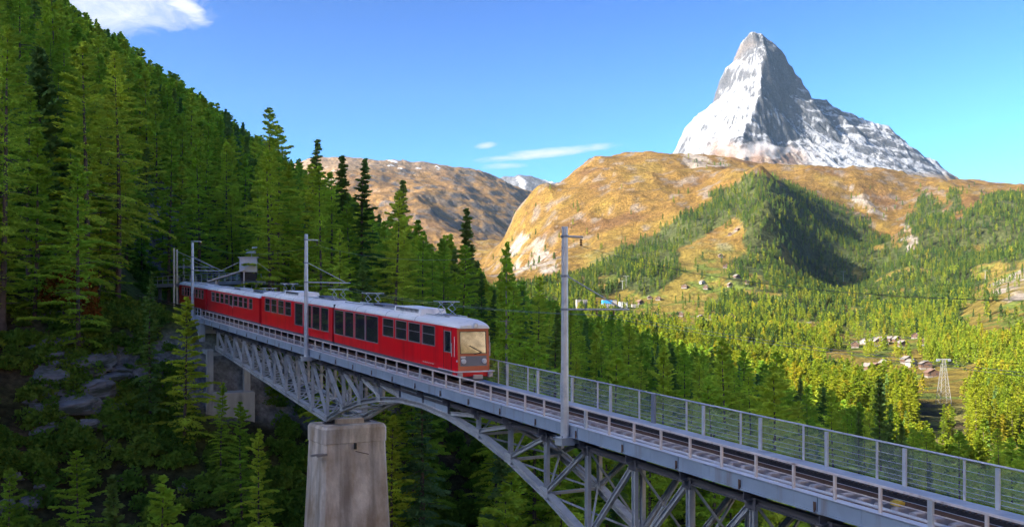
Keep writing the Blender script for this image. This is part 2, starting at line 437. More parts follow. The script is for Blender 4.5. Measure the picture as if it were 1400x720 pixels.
def near_base(X, Y):
    X = np.asarray(X, float); Y = np.asarray(Y, float)
    s, w = sw_of(X, Y)
    hill = np.interp(X, [-1400, -900, -640, -470, -412, -350, -40, 0, 50, 100, 150, 250, 400, 600, 900],
                        [120, 190, 240, 264, 258, 217, 0, -17, -36, -54, -66, -78, -82, -60, 20])
    hill = hill + sstep(-40, 120, X) * np.clip(Y - 300, 0, 900) * .035
    hill = hill + .42 * np.clip(-150 - Y, 0, 400) * sstep(-200, 60, X)      # slope behind the viewpoint
    hill = np.where(s < -25, np.maximum(hill, -9 - .28 * np.abs(w - 2) - .0 * s), hill)
    floor = np.interp(w, [-420, -260, -150, -80, -40, 0, 80, 300], [330, 190, 75, -8, -32, -41, -50, -74])  # upstream end raised out of view so no sun comes down the ravine
    rav = floor + .60 * (np.sqrt((s - 14) ** 2 + 64) - 8)
    k = 5.0
    z = -k * np.logaddexp(-hill / k, -rav / k)
    # level bench for the line beyond the bridge
    bench = (B(0, 0, 0).z + .0628 * s) - .55
    f = sstep(70, 78, s) * (1 - sstep(4.5, 30, np.abs(w - 3 - .0016 * np.clip(s - 76, 0, 200) ** 2))) * (1 - sstep(190, 240, s))
    z = z * (1 - f) + bench * f
    # golden sunlit bluff at the near end of the bridge, right of the viewpoint
    q = X - 42 - .62 * np.maximum(Y, 0) + 9 * fbm(X / 40 + 5, Y / 40, 3, 9)
    bl = np.clip(q, 0, 95) * 1.15 * (1 - sstep(60, 170, Y)) * sstep(-430, -250, Y)
    return z + bl

def near_ground(X, Y):
    X = np.asarray(X, float); Y = np.asarray(Y, float)
    s, w = sw_of(X, Y)
    z = near_base(X, Y)
    calm = 1 - .9 * sstep(70, 78, s) * (1 - sstep(5, 12, np.abs(w - 3 - .0016 * np.clip(s - 76, 0, 200) ** 2)))
    z = z + calm * (3.0 * fbm(X / 38, Y / 38, 3, 5) + 1.6 * ridged(X / 13, Y / 13, 4, 11) - .9)
    return z

# control points (column, distance, row) of the valley and the mountains behind it
FAR = [
 (700,1000,462),(800,1000,474),(900,1000,486),(1000,1000,500),(1100,1000,510),(1200,1000,513),(1300,1000,505),(1400,1000,478),(1600,1000,420),(1900,1000,330),
 (700,1300,448),(800,1300,450),(900,1300,458),(1000,1300,468),(1100,1300,476),(1180,1300,478),(1240,1300,476),(1300,1300,462),(1400,1300,438),(1600,1300,390),(1900,1300,320),
 (700,1700,430),(800,1700,428),(860,1700,432),(900,1700,434),(960,1700,438),(1050,1700,442),(1150,1700,448),(1230,1700,440),(1290,1700,425),(1330,1700,412),(1360,1700,396),(1400,1700,384),(1600,1700,360),(1900,1700,310),
 (700,2100,412),(780,2100,402),(860,2100,402),(920,2100,396),(980,2100,392),(1040,2100,385),(1100,2100,408),(1180,2100,418),(1260,2100,408),(1330,2100,394),(1400,2100,375),(1600,2100,345),(1900,2100,300),
 (690,2600,392),(740,2600,380),(780,2600,370),(830,2600,352),(880,2600,342),(940,2600,330),(1000,2600,320),(1048,2600,282),(1072,2600,322),(1105,2600,384),(1160,2600,402),(1210,2600,372),(1260,2600,350),(1330,2600,345),(1400,2600,335),(1600,2600,320),(1900,2600,290),
 (690,3100,388),(730,3100,342),(780,3100,315),(840,3100,300),(900,3100,288),(960,3100,272),(1010,3100,256),(1035,3100,241),(1070,3100,262),(1115,3100,318),(1180,3100,350),(1225,3100,330),(1250,3100,300),(1300,3100,298),(1350,3100,290),(1400,3100,290),(1600,3100,290),
 (650,3600,388),(688,3600,338),(704,3600,300),(718,3600,281),(735,3600,263),(780,3600,248),(830,3600,235),(890,3600,240),(950,3600,240),(1010,3600,238),(1060,3600,246),(1120,3600,262),(1180,3600,278),(1240,3600,280),(1300,3600,262),(1350,3600,262),(1400,3600,268),(1600,3600,280),
 (690,4100,368),(720,4100,315),(760,4100,262),(810,4100,226),(850,4100,219),(890,4100,217),(940,4100,226),(1000,4100,228),(1080,4100,236),(1150,4100,236),(1200,4100,238),(1250,4100,246),(1320,4100,250),(1400,4100,258),(1600,4100,270),
 (690,4700,345),(760,4700,285),(830,4700,245),(890,4700,222),(930,4700,214),(970,4700,211),(1010,4700,222),(1080,4700,236),(1160,4700,234),(1230,4700,240),(1300,4700,247),(1400,4700,262),(1600,4700,275),
 (690,5600,336),(830,5600,290),(930,5600,262),(1010,5600,262),(1160,5600,270),(1300,5600,278),(1400,5600,290),(1600,5600,300),
 (560,1500,440),(620,1500,435),(660,1500,436),(560,2200,415),(620,2200,408),(660,2200,405),(560,3000,380),(620,3000,384),(660,3000,385),(600,3800,368),(650,3800,364),(600,5600,330),(650,5600,332),
 (-300,1500,300),(0,1500,330),(200,1500,350),(400,1500,390),(500,1500,420),(-300,3000,320),(0,3000,340),(200,3000,350),(400,3000,370),(-300,5600,350),(0,5600,350),(300,5600,350),
]
def rbf_setup():
    P = list(FAR)
    for D in (560, 700, 860):
        for px in list(range(-500, 1450, 90)) + [1600, 1900]:
            if D > 760 and px > 640: continue
            X = (px - 700) / F * D
            P.append((px, D, float(430 - near_base(X, D) * F / D)))
    P = np.array(P, float)
    q = np.stack([P[:, 0] / 260.0, np.log(P[:, 1]) * 3.2], 1)
    A = np.sqrt(((q[:, None] - q[None]) ** 2).sum(-1) + 1e-4)
    n = len(q); K = np.zeros((n + 3, n + 3)); K[:n, :n] = -A + np.eye(n) * -.01
    K[:n, n] = 1; K[:n, n + 1:] = q; K[n, :n] = 1; K[n + 1:, :n] = q.T
    sol = np.linalg.solve(K, np.concatenate([P[:, 2], np.zeros(3)]))
    return q, sol
RQ, RS = rbf_setup()
def far_row(px, D):
    px = np.asarray(px, float).ravel(); D = np.asarray(D, float).ravel(); out = np.empty(len(px))
    for i in range(0, len(px), 20000):
        q = np.stack([px[i:i + 20000] / 260.0, np.log(D[i:i + 20000]) * 3.2], 1)
        A = -np.sqrt(((q[:, None] - RQ[None]) ** 2).sum(-1) + 1e-4)
        n = len(RQ); out[i:i + 20000] = A @ RS[:n] + RS[n] + q @ RS[n + 1:]
    return out
def far_ground(X, Y):
    X = np.asarray(X, float); Y = np.asarray(Y, float); sh = X.shape
    X = X.ravel(); Y = np.maximum(Y.ravel(), 300)
    z = (430 - far_row(700 + X / Y * F, Y)) / F * Y
    amp = np.clip((Y - 800) / 2200, 0, 1)
    z = z + (6 + 34 * amp) * fbm(X / 330, Y / 330, 4, 21) + (2 + 44 * amp) * (ridged(X / 210 + .3 * fbm(X / 150, Y / 150, 2, 34), Y / 300, 5, 33) - .55) + 2.0 * fbm(X / 22, Y / 22, 2, 41)
    return z.reshape(sh)
def ground(X, Y):
    X = np.asarray(X, float); Y = np.asarray(Y, float)
    f = sstep(480, 680, Y)
    zn = near_ground(X, np.minimum(Y, 700))
    if np.all(f == 0): return zn
    return zn * (1 - f) + far_ground(X, Y) * f

def in_poly(px, py, poly):
    px = np.asarray(px); py = np.asarray(py); inside = np.zeros(px.shape, bool); n = len(poly)
    for i in range(n):
        x0, y0 = poly[i]; x1, y1 = poly[(i + 1) % n]
        if y0 == y1: continue
        c = ((y0 > py) != (y1 > py)) & (px < (x1 - x0) * (py - y0) / (y1 - y0) + x0)
        inside ^= c
    return inside

# land cover on the far side of the valley, drawn as on a map of what is seen there
FOREST = [[(690,395),(740,385),(800,376),(840,350),(880,322),(930,296),(985,264),(1022,240),(1060,246),(1120,268),(1165,290),(1232,338),(1238,300),(1256,262),(1280,280),(1318,300),(1335,272),(1400,262),(1700,250),(1700,760),(600,760),(600,400)]]
ISLETS = [[(1296,262),(1312,262),(1318,285),(1300,290)]]
CLEAR = [[(925,338),(975,318),(1005,298),(1018,305),(1012,330),(1000,355),(992,395),(968,430),(905,446),(852,446),(846,420),(890,398),(930,378)],
         [(985,380),(1030,392),(1035,404),(985,405)],
         [(1148,448),(1200,455),(1265,463),(1268,490),(1245,548),(1190,540),(1128,505)],
         [(1232,508),(1262,496),(1342,498),(1345,560),(1300,582),(1235,565)],
         [(1306,448),(1330,395),(1368,370),(1420,360),(1420,462),(1345,468)],
         [(905,436),(980,430),(1010,440),(960,452),(900,450)],
         [(1080,440),(1120,436),(1125,452),(1085,456)],
         [(815,405),(862,398),(900,408),(880,432),(820,428)]]
CLIFF = [[(1160,255),(1180,262),(1205,285),(1216,300),(1200,298),(1170,276)],
         [(1233,306),(1244,308),(1254,340),(1246,345),(1236,326)],
         [(1352,388),(1400,368),(1420,362),(1420,408),(1366,414)],
         [(698,318),(728,322),(760,345),(765,372),(700,376)],
         [(930,212),(990,216),(1000,228),(945,232)]]
def cover_masks(px, py, X, Y):
    jx = 14 * fbm(X / 60, Y / 60, 3, 51); jy = 9 * fbm(X / 60 + 40, Y / 60, 3, 52)
    f = np.zeros(px.shape, bool); c = f.copy(); k = f.copy()
    for p in FOREST: f |= in_poly(px + jx, py + jy, p)
    for p in CLEAR: c |= in_poly(px + jx * .6, py + jy * .6, p)
    for p in CLIFF: k |= in_poly(px + jx * .5, py + jy * .5, p)
    patch = fbm(X / 70 + 3, Y / 110, 3, 55)
    c |= f & (px > 815) & (py > 335) & (py < 560) & (patch < -.42)
    f &= ~c & ~k
    f |= (px < 640) & (Y < 1300)
    for p in ISLETS: f |= in_poly(px + jx * .4, py + jy * .4, p)
    return f, c, k

def grid_mesh(name, X, Y, Z, col, mat):
    nr, nc = X.shape
    v = np.stack([X, Y, Z], -1).reshape(-1, 3)
    i = np.arange(nr - 1)[:, None] * nc + np.arange(nc - 1)[None]
    q = np.stack([i, i + 1, i + nc + 1, i + nc], -1).reshape(-1, 4)
    me = fast_mesh(name, v, q, mats=(mat,), smooth=True)
    a = me.attributes.new('cover', 'FLOAT_COLOR', 'POINT')
    rgba = np.ones((nr * nc, 4), np.float32); rgba[:, :3] = col.reshape(-1, 3)
    a.data.foreach_set('color', rgba.ravel())
    return link(name, me)

def lerp3(a, b, t): return a * (1 - t[..., None]) + np.asarray(b, float) * t[..., None]

def build_near():
    xs = np.concatenate([np.arange(-1300, -300, 14), np.arange(-300, -130, 4), np.arange(-130, 130, 1.6), np.arange(130, 300, 4), np.arange(300, 900, 14)])
    ys = np.concatenate([np.arange(-480, -60, 14), np.arange(-60, 20, 4), np.arange(20, 190, 1.6), np.arange(190, 420, 4), np.arange(420, 706, 8)])
    X, Y = np.meshgrid(xs, ys)
    Z = ground(X, Y)
    gx = np.gradient(Z, xs, axis=1); gy = np.gradient(Z, ys, axis=0); slope = np.hypot(gx, gy)
    n = fbm(X / 20, Y / 20, 4, 61)
    col = np.zeros(X.shape + (3,)) + np.array((.050, .048, .022))
    col = lerp3(col, (.085, .095, .028), sstep(-.1, .4, n))                     # moss and grass
    col = lerp3(col, (.105, .075, .045), sstep(.05, .45, fbm(X / 9, Y / 9, 3, 64)) * .8)   # litter and soil
    col = lerp3(col, (.24, .235, .23), sstep(1.0, 1.5, slope + .3 * n))           # rock
    s, w = sw_of(X, Y)
    gr = sstep(72, 80, s) * (1 - sstep(6, 16, np.abs(w - 3)))
    col = lerp3(col, (.13, .15, .035), gr)
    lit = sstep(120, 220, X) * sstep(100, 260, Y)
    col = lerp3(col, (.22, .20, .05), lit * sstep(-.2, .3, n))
    back = np.maximum(sstep(-100, -180, Y), sstep(2, 12, X - 42 - .62 * np.maximum(Y, 0)) * (1 - sstep(120, 190, Y)))
    gold = np.zeros(X.shape + (3,)) + np.array((.50, .36, .16)); gold = lerp3(gold, (.55, .48, .38), sstep(.0, .35, fbm(X / 14, Y / 14, 4, 66))); gold = lerp3(gold, (.10, .075, .04), sstep(.0, .2, fbm(X / 15 + Y / 30, Y / 12, 4, 67)))
    col = col * (1 - back[..., None]) + gold * back[..., None]
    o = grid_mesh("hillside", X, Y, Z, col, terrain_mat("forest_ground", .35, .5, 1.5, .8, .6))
    tag(o, kind='structure')

def build_far():
    pxs = np.concatenate([np.arange(-620, 560, 14), np.arange(560, 1440, 3.0), np.arange(1440, 2000, 14)])
    Ds = np.exp(np.arange(math.log(690), math.log(5700), .0062))
    PX, D = np.meshgrid(pxs, Ds)
    X = (PX - 700) / F * D; Y = D
    Z = ground(X, Y)
    PY = 430 - Z / D * F
    f, c, k = cover_masks(PX, PY, X, Y)
    n1 = fbm(X / 160, Y / 160, 4, 71); n2 = fbm(X / 45, Y / 45, 4, 72)
    col = np.zeros(X.shape + (3,)) + np.array((.150, .088, .021))              # autumn alp grass
    col = lerp3(col, (.10, .05, .022), sstep(.12, .5, n1) * .7)                  # reddish heath
    col = lerp3(col, (.185, .125, .026), sstep(.1, .45, -n1) * .7)
    col = lerp3(col, (.16, .135, .115), sstep(.2, .45, n2) * .75)                   # stones
    valley = sstep(318, 372, PY) * sstep(760, 860, PX)
    col = lerp3(col, (.175, .135, .028), valley * .9)
    col = lerp3(col, (.10, .13, .022), valley * sstep(.0, .3, n2))
    gx = np.gradient(Z, axis=1) / np.maximum(np.gradient(X, axis=1), 1e-3)
    col = lerp3(col, (.05, .065, .02), f.astype(float) * .92)
    col = lerp3(col, (.25, .215, .18), k.astype(float) * sstep(-.35, .1, n2))
    o = grid_mesh("valley_and_alp", X, Y, Z, col, terrain_mat("alp_ground", .03, .55, 1.4, 1.0, 14.0))
    tag(o, kind='structure')

def ray_hit(px, py, d0=300, d1=5200):
    D = np.exp(np.linspace(math.log(d0), math.log(d1), 900))
    X = (px - 700) / F * D
    row = 430 - ground(X, D) / D * F
    i = np.argmax(row <= py)
    d = D[i]
    return Vector((X[i], d, float(ground(np.array([X[i]]), np.array([d]))[0])))

# ------------------------------------------------------------------ mountains from ridge lines
def mountain(name, pts, edges, step, rough, snowfn, mat, gully=None):
    P3 = [unproj(*p) if len(p) == 3 else Vector((p[0], p[1], p[2])) for p in pts]
    v2 = [Vector((p.x, p.y)) for p in P3]
    r = geometry.delaunay_2d_cdt(v2, edges, [], 0, 1e-3)
    verts, tris, orig = r[0], r[2], r[3]
    zz = np.array([P3[o[0]].z if o else 0. for o in orig])
    vv = np.array([(v.x, v.y) for v in verts])
    x0, y0 = vv.min(0); x1, y1 = vv.max(0)
    xs = np.arange(x0, x1, step); ys = np.arange(y0, y1, step)
    X, Y = np.meshgrid(xs, ys); Z = np.full(X.shape, np.nan)
    jx = X + rough * .45 * fbm(X / (rough * 9), Y / (rough * 9), 3, 3); jy = Y + rough * .45 * fbm(X / (rough * 9) + 9, Y / (rough * 9), 3, 4)
    for t in tris:
        a, b, c = (vv[i] for i in t); den = (b[1] - c[1]) * (a[0] - c[0]) + (c[0] - b[0]) * (a[1] - c[1])
        if abs(den) < 1e-6: continue
        m = rough * 1.2
        ix = slice(max(0, int((min(a[0], b[0], c[0]) - m - x0) / step)), int((max(a[0], b[0], c[0]) + m - x0) / step) + 2)
        iy = slice(max(0, int((min(a[1], b[1], c[1]) - m - y0) / step)), int((max(a[1], b[1], c[1]) + m - y0) / step) + 2)
        gx, gy = jx[iy, ix], jy[iy, ix]
        l0 = ((b[1] - c[1]) * (gx - c[0]) + (c[0] - b[0]) * (gy - c[1])) / den
        l1 = ((c[1] - a[1]) * (gx - c[0]) + (a[0] - c[0]) * (gy - c[1])) / den
        l2 = 1 - l0 - l1; ok = (l0 >= -1e-9) & (l1 >= -1e-9) & (l2 >= -1e-9)
        sub = Z[iy, ix]; val = l0 * zz[t[0]] + l1 * zz[t[1]] + l2 * zz[t[2]]; sub[ok] = val[ok]
    hole = np.isnan(Z); Z[hole] = np.nanmin(Z)
    # soften the facets a little, then roughen with rock relief
    for _ in range(1):
        Z[1:-1, 1:-1] = (Z[1:-1, 1:-1] * 2 + Z[:-2, 1:-1] + Z[2:, 1:-1] + Z[1:-1, :-2] + Z[1:-1, 2:]) / 6
    Z = Z + rough * (1.0 * fbm(X / (rough * 11), Y / (rough * 11), 4, 81) + 1.0 * (ridged(X / (rough * 3.2), Y / (rough * 3.2), 4, 82) - .55)
                     + .35 * fbm(X / (rough * 1.1), Y / (rough * 1.1), 3, 84))
    if gully is not None:
        th = np.arctan2(Y - gully[1] + 60, X - gully[0]); r0 = np.hypot(X - gully[0], Y - gully[1])
        Z = Z - rough * 1.9 * (ridged(th * 9, r0 / 1500, 4, 86) - .45) * sstep(90, 700, r0)
    Zt = Z + .18 * rough * np.sin(Z / (rough * .62) + 3 * fbm(X / (rough * 8), Y / (rough * 8), 2, 83))   # rock bands
    Z = Zt
    gx = np.gradient(Z, step, axis=1); gy = np.gradient(Z, step, axis=0)
    col = snowfn(X, Y, Z, gx, gy)
    o = grid_mesh(name, X, Y, Z, col, mat)
    return tag(o, kind='structure')

def matterhorn():
    # ridge lines: summit, left (south-east) ridge, centre ridge towards the viewer, right (north-west) ridge
    pts = [(1027,41,9200),                                                        # 0 summit
           (1013,58,9230),(1006,81,9230),(992,93,9220),(985,121,9200),(976,139,9180),(938,169,9100),(918,212,9000),(880,262,8900),   # 1-8 left ridge
           (1037,62,9120),(1049,76,9020),(1042,96,8900),(1039,123,8720),(1027,158,8450),(1014,184,8230),(1002,190,8050),            # 9-15 centre ridge
           (1041,46,9240),(1068,68,9300),(1089,101,9330),(1089,119,9360),(1108,135,9480),(1127,135,9560),(1152,153,9640),(1213,174,9750),(1261,210,9750),(1281,219,9700),(1318,250,9650),(1360,285,9600), # 16-27 right ridge
           (1075,160,8900),(1100,190,8750),(1060,190,8520),(1150,195,8950),(1210,215,8900),(1080,222,8200),(1150,232,8300),(1250,245,8700),(1320,270,8900),   # 28-36 north face, glacier
           (985,170,8650),(960,195,8600),(990,215,8000),(940,235,8300),(1020,225,7800),(1060,222,7850),(1110,240,7600),(1000,255,7000),(900,275,7600),(1150,270,7200),(1250,285,7600),  # 37-47
           (760,330,9000),(800,330,7000),(1100,330,6300),(1500,350,8000),(1550,360,9600)]
    pts = [tuple(p) for p in pts]
    n0 = len(pts)
    back = [(x, y, z) for (x, y, z) in ()]
    P = list(pts)
    # the far side falls away
    for px, py, D in ((900,330,10600),(1020,300,10900),(1150,310,11200),(1300,330,11200),(1450,400,11000)): P.append((px, py, D))
    ridge = [(0,1),(1,2),(2,3),(3,4),(4,5),(5,6),(6,7),(7,8),(0,9),(9,10),(10,11),(11,12),(12,13),(13,14),(14,15),(0,16),(16,17),(17,18),(18,19),(19,20),(20,21),(21,22),(22,23),(23,24),(24,25),(25,26),(26,27)]
    def snow(X, Y, Z, gx, gy):
        slope = np.hypot(gx, gy)
        nz = 1 / np.sqrt(1 + slope ** 2)
        # normal's horizontal part; the left flank faces -x
        east = -gx / np.maximum(slope, 1e-3) * -1
        xs0, ys0 = (1029 - 700) / F * 9200, 9200.
        th = np.arctan2(Y - ys0 + 60, X - xs0); rr = np.hypot(X - xs0, Y - ys0)
        n1 = fbm(th * 9, Z / 420, 4, 91); n2 = fbm(th * 34, Z / 190 + rr / 900, 4, 92); n3 = fbm(X / 420, Z / 300, 3, 93)
        band = fbm(Z / 34 + .004 * X + .8 * n1, th * 5, 4, 94)
        px = 700 + X / Y * F; py = 430 - Z / Y * F
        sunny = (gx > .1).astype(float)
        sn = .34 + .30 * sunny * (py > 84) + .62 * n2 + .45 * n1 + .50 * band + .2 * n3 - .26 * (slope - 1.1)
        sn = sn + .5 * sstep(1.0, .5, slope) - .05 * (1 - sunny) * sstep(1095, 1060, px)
        sn = sn + .16 * sstep(1085, 1150, px) * sstep(120, 200, py)                         # glacier on the right
        t = sstep(.25, .55, sn)
        rock = np.zeros(X.shape + (3,)) + np.array((.072, .076, .088))
        rock = lerp3(rock, (.15, .13, .12), sstep(.0, .5, n3) * .8 * (py < 84))
        rock = lerp3(rock, (.055, .058, .068), sstep(.05, .4, band) * .7)
        col = lerp3(rock, (.285, .30, .33), t)
        # bare brown shoulder in front
        fore = sstep(186, 206, py + 14 * n1 - .10 * np.abs(px - 1010)) * sstep(1125, 1085, px + 10 * n2) * sstep(950, 985, px)
        br = np.zeros(X.shape + (3,)) + np.array((.15, .10, .075)); br = lerp3(br, (.23, .18, .14), sstep(0, .4, n2))
        col = col * (1 - fore[..., None]) + br * fore[..., None]
        low = sstep(232, 246, py)
        return col * (1 - low[..., None]) + np.array((.17, .11, .05)) * low[..., None]
    mountain("snowy_peak", P, ridge, 11.0, 32.0, snow, terrain_mat("snow_and_rock", .018, .75, 1.2, 1.0, 22.0), gully=((1029 - 700) / F * 9200, 9200.))

def brown_mountain():
    pts = [(380,232,7600),(432,214,7400),(470,213,7300),(505,221,7200),(540,224,7300),(575,222,7500),(615,227,7600),(650,233,7700),(685,243,7900),(700,252,8000),(745,270,8200),(800,300,8300),   # 0-11 ridge
           (470,262,6200),(520,255,6400),(560,262,6300),(600,262,6600),(640,262,6800),(680,282,6900),(720,296,7000),
           (480,300,5600),(540,300,5700),(590,300,5800),(640,318,6000),(690,335,6200),(760,340,6600),
           (560,345,5000),(620,352,5100),(680,352,5300),(500,350,5000),(800,350,7000),(380,330,5600),
           (380,330,9500),(560,330,9600),(700,340,9600),(830,350,9600)]
    ridge = [(i, i + 1) for i in range(11)]
    def cover(X, Y, Z, gx, gy):
        slope = np.hypot(gx, gy); n1 = fbm(X / 300, Y / 300, 4, 95); n2 = fbm(X / 80, Y / 80, 4, 96)
        py = 430 - Z / Y * F
        col = np.zeros(X.shape + (3,)) + np.array((.175, .10, .034))
        col = lerp3(col, (.13, .075, .035), sstep(.0, .4, n1) * .8)
        col = lerp3(col, (.155, .112, .072), sstep(.55, .95, slope + .5 * n2))
        col = lerp3(col, (.08, .072, .07), sstep(.1, .45, n2) * sstep(.3, .6, slope))
        col = lerp3(col, (.15, .115, .085), sstep(236, 226, py + 10 * n2) * .7)
        col = lerp3(col, (.8, .82, .85), sstep(.58, .64, fbm(X / 70, Y / 45, 2, 97)) * sstep(236, 226, py) * sstep(700, 620, 700 + X / Y * F))
        return col
    mountain("brown_mountain", pts, ridge, 17.0, 24.0, cover, terrain_mat("brown_mountain_ground", .012, .65, 1.3, 1.0, 14.0))

def dark_peaks():
    pts = [(640,262,10800),(672,246,10800),(690,240,10900),(702,241,10900),(712,237,10900),(722,240,10900),(738,246,11000),(765,252,11000),(800,268,11000),
           (640,330,9800),(720,330,9900),(800,330,9800),(640,330,12200),(800,330,12200),(690,285,10400),(735,290,10400)]
    def cover(X, Y, Z, gx, gy):
        n2 = fbm(X / 110, Y / 110, 4, 98)
        col = np.zeros(X.shape + (3,)) + np.array((.10, .105, .12))
        return lerp3(col, (.42, .44, .48), sstep(.15, .4, n2))
    mountain("dark_peaks", pts, [(i, i + 1) for i in range(8)], 22.0, 22.0, cover, terrain_mat("dark_peak_ground", .012, .7, 1.25, 1.0, 14.0))

build_near(); build_far(); matterhorn(); brown_mountain(); dark_peaks()

# ------------------------------------------------------------------ conifers
def conifer_arrays(seed, H, R, base, nbr, nsp, size, up=.15, droop=.38, taper=.8, sticks=14, nside=7, curl=.2, wid=.27):
    g = np.random.default_rng(seed)
    # trunk
    tv, tf = [], []
    def tube(pts, rads, n):
        o = len(tv)
        for p, r in zip(pts, rads):
            for k in range(n):
                a = 2 * math.pi * k / n; tv.append((p[0] + r * math.cos(a), p[1] + r * math.sin(a), p[2]))
        for i in range(len(pts) - 1):
            for k in range(n): tf.append((o + i * n + k, o + i * n + (k + 1) % n, o + (i + 1) * n + (k + 1) % n, o + (i + 1) * n + k))
    lean = g.normal(0, .012, 2) * H
    zs = np.array([-.05, 0, .03, .15, .35, .6, .8, .97]); r0 = .0115 * H
    cx = lambda t: (lean[0] * t * t + .12 * math.sin(t * 5 + seed), lean[1] * t * t + .12 * math.cos(t * 4 + seed))
    tube([(*cx(t), t * H) for t in zs], [r0 * (1.5 if t < .01 else 1) * max(.08, 1 - t) ** .8 for t in zs], nside)
    # branches
    k = np.arange(nbr); t = base + (1 - base) * ((k + g.random(nbr)) / nbr) ** .92
    u = (t - base) / (1 - base)
    L = R * np.clip((1 - u) ** taper, .03, 1) * np.clip(.45 + u / .16, 0, 1) * g.uniform(.42, 1.22, nbr) * (1 - .35 * (np.sin(k * 2.39996 * 1.0 + seed) > .72))
    az = k * 2.39996 + g.normal(0, .5, nbr)
    upk = up + .5 * u + g.normal(0, .10, nbr); drk = droop * (1 - .6 * u) * g.uniform(.7, 1.3, nbr)
    for i in range(sticks):
        tt = g.uniform(base * .35, base + .5 * (1 - base)); a = g.random() * 6.28; l = R * g.uniform(.2, .55); c = cx(tt)
        p0 = np.array((*c, tt * H)); p1 = p0 + l * np.array((math.cos(a), math.sin(a), g.uniform(-.3, .15))); r = .0022 * H
        o = len(tv)
        for p, rr in ((p0, r), (p1, r * .3)):
            tv.extend([(p[0], p[1], p[2] + rr), (p[0] - rr * math.sin(a), p[1] + rr * math.cos(a), p[2] - rr), (p[0] + rr * math.sin(a), p[1] - rr * math.cos(a), p[2] - rr)])
        tf.extend([(o, o + 1, o + 4, o + 3), (o + 1, o + 2, o + 5, o + 4), (o + 2, o, o + 3, o + 5)])
    # needle sprays along the branches
    nb = np.maximum(3, (nsp * (.35 + .65 * L / R)).astype(int)); bi = np.repeat(np.arange(nbr), nb); n = len(bi)
    q = g.random(n) ** .62
    l = L[bi]; a = az[bi]
    out = np.stack([np.cos(a), np.sin(a)], 1); lat = np.stack([-np.sin(a), np.cos(a)], 1)
    side = g.normal(0, 1, n) * (.17 * l * (1.05 - q) + .06 * R * .5)
    c = np.stack([lean[0] * t * t, lean[1] * t * t], 1)[bi]
    pos = np.empty((n, 3))
    pos[:, :2] = c + out * (l * q)[:, None] + lat * side[:, None]
    pos[:, 2] = t[bi] * H + l * (upk[bi] * q - drk[bi] * q * q) - np.abs(g.normal(0, curl, n)) * size - .10 * np.abs(side)
    d = np.empty((n, 3))
    d[:, :2] = out * g.uniform(.4, 1.1, n)[:, None] + lat * (np.sign(side) * g.uniform(0, .9, n))[:, None]
    d[:, 2] = g.normal(-.28, .38, n) + .45 * u[bi]
    d /= np.linalg.norm(d, axis=1)[:, None]
    rv = g.normal(0, 1, (n, 3)); sd = np.cross(d, rv); sd /= np.linalg.norm(sd, axis=1)[:, None] + 1e-9
    sz = size * g.uniform(.55, 1.35, n); wd = sz * wid * g.uniform(.7, 1.3, n)
    v = np.stack([pos - d * (sz * .5)[:, None], pos + sd * wd[:, None], pos + d * (sz * .5)[:, None], pos - sd * wd[:, None]], 1).reshape(-1, 3)
    f = np.arange(n * 4).reshape(-1, 4)
    return np.array(tv), np.array(tf), v, f

def conifer_meshes(name, leaf, bark=None, **kw):
    tv, tf, cv, cf = conifer_arrays(**kw)
    return (fast_mesh(name + "_trunk", tv, tf, mats=(bark or M['bark'],), smooth=True), fast_mesh(name + "_crown", cv, cf, mats=(leaf,)))

def conifer_single(name, leaf, bark=None, **kw):
    tv, tf, cv, cf = conifer_arrays(**kw)
    return fast_mesh(name, np.concatenate([tv, cv]), np.concatenate([tf, cf + len(tv)]), mats=(bark or M['bark'], leaf),
                     mat_idx=[0] * len(tf) + [1] * len(cf))

NEAR_L, NEAR_S = [], []
for i in range(6):
    H = (23, 26, 20, 28, 24, 17)[i]
    NEAR_L.append((H, conifer_meshes("larch", M['larch'], seed=100 + i, H=H, R=(4.7, 5.2, 4.4, 5.4, 5.0, 3.9)[i], base=(.12, .22, .08, .26, .16, .06)[i],
                   nbr=(92, 100, 84, 104, 96, 74)[i], nsp=200, size=.37, wid=.19, up=.12, droop=.34, taper=.62, sticks=24)))
for i in range(4):
    H = (22, 26, 19, 24)[i]
    NEAR_S.append((H, conifer_meshes("spruce", M['spruce'], seed=200 + i, H=H, R=(3.2, 3.6, 3.0, 3.9)[i], base=(.08, .14, .06, .30)[i],
                   nbr=(130, 140, 115, 110)[i], nsp=170, size=.36, up=.02, droop=.34, taper=.85, sticks=20, wid=.24)))
# sunlit autumn copies of the near larches, sun worked into the crown colour
LIT_L = []
for (H, (tm, cm)) in NEAR_L[:4]:
    c2 = cm.copy(); c2.name = "sunlit_autumn_larch_crown"; c2.materials.clear(); c2.materials.append(M['larch_lit']); LIT_L.append((H, (tm, c2)))

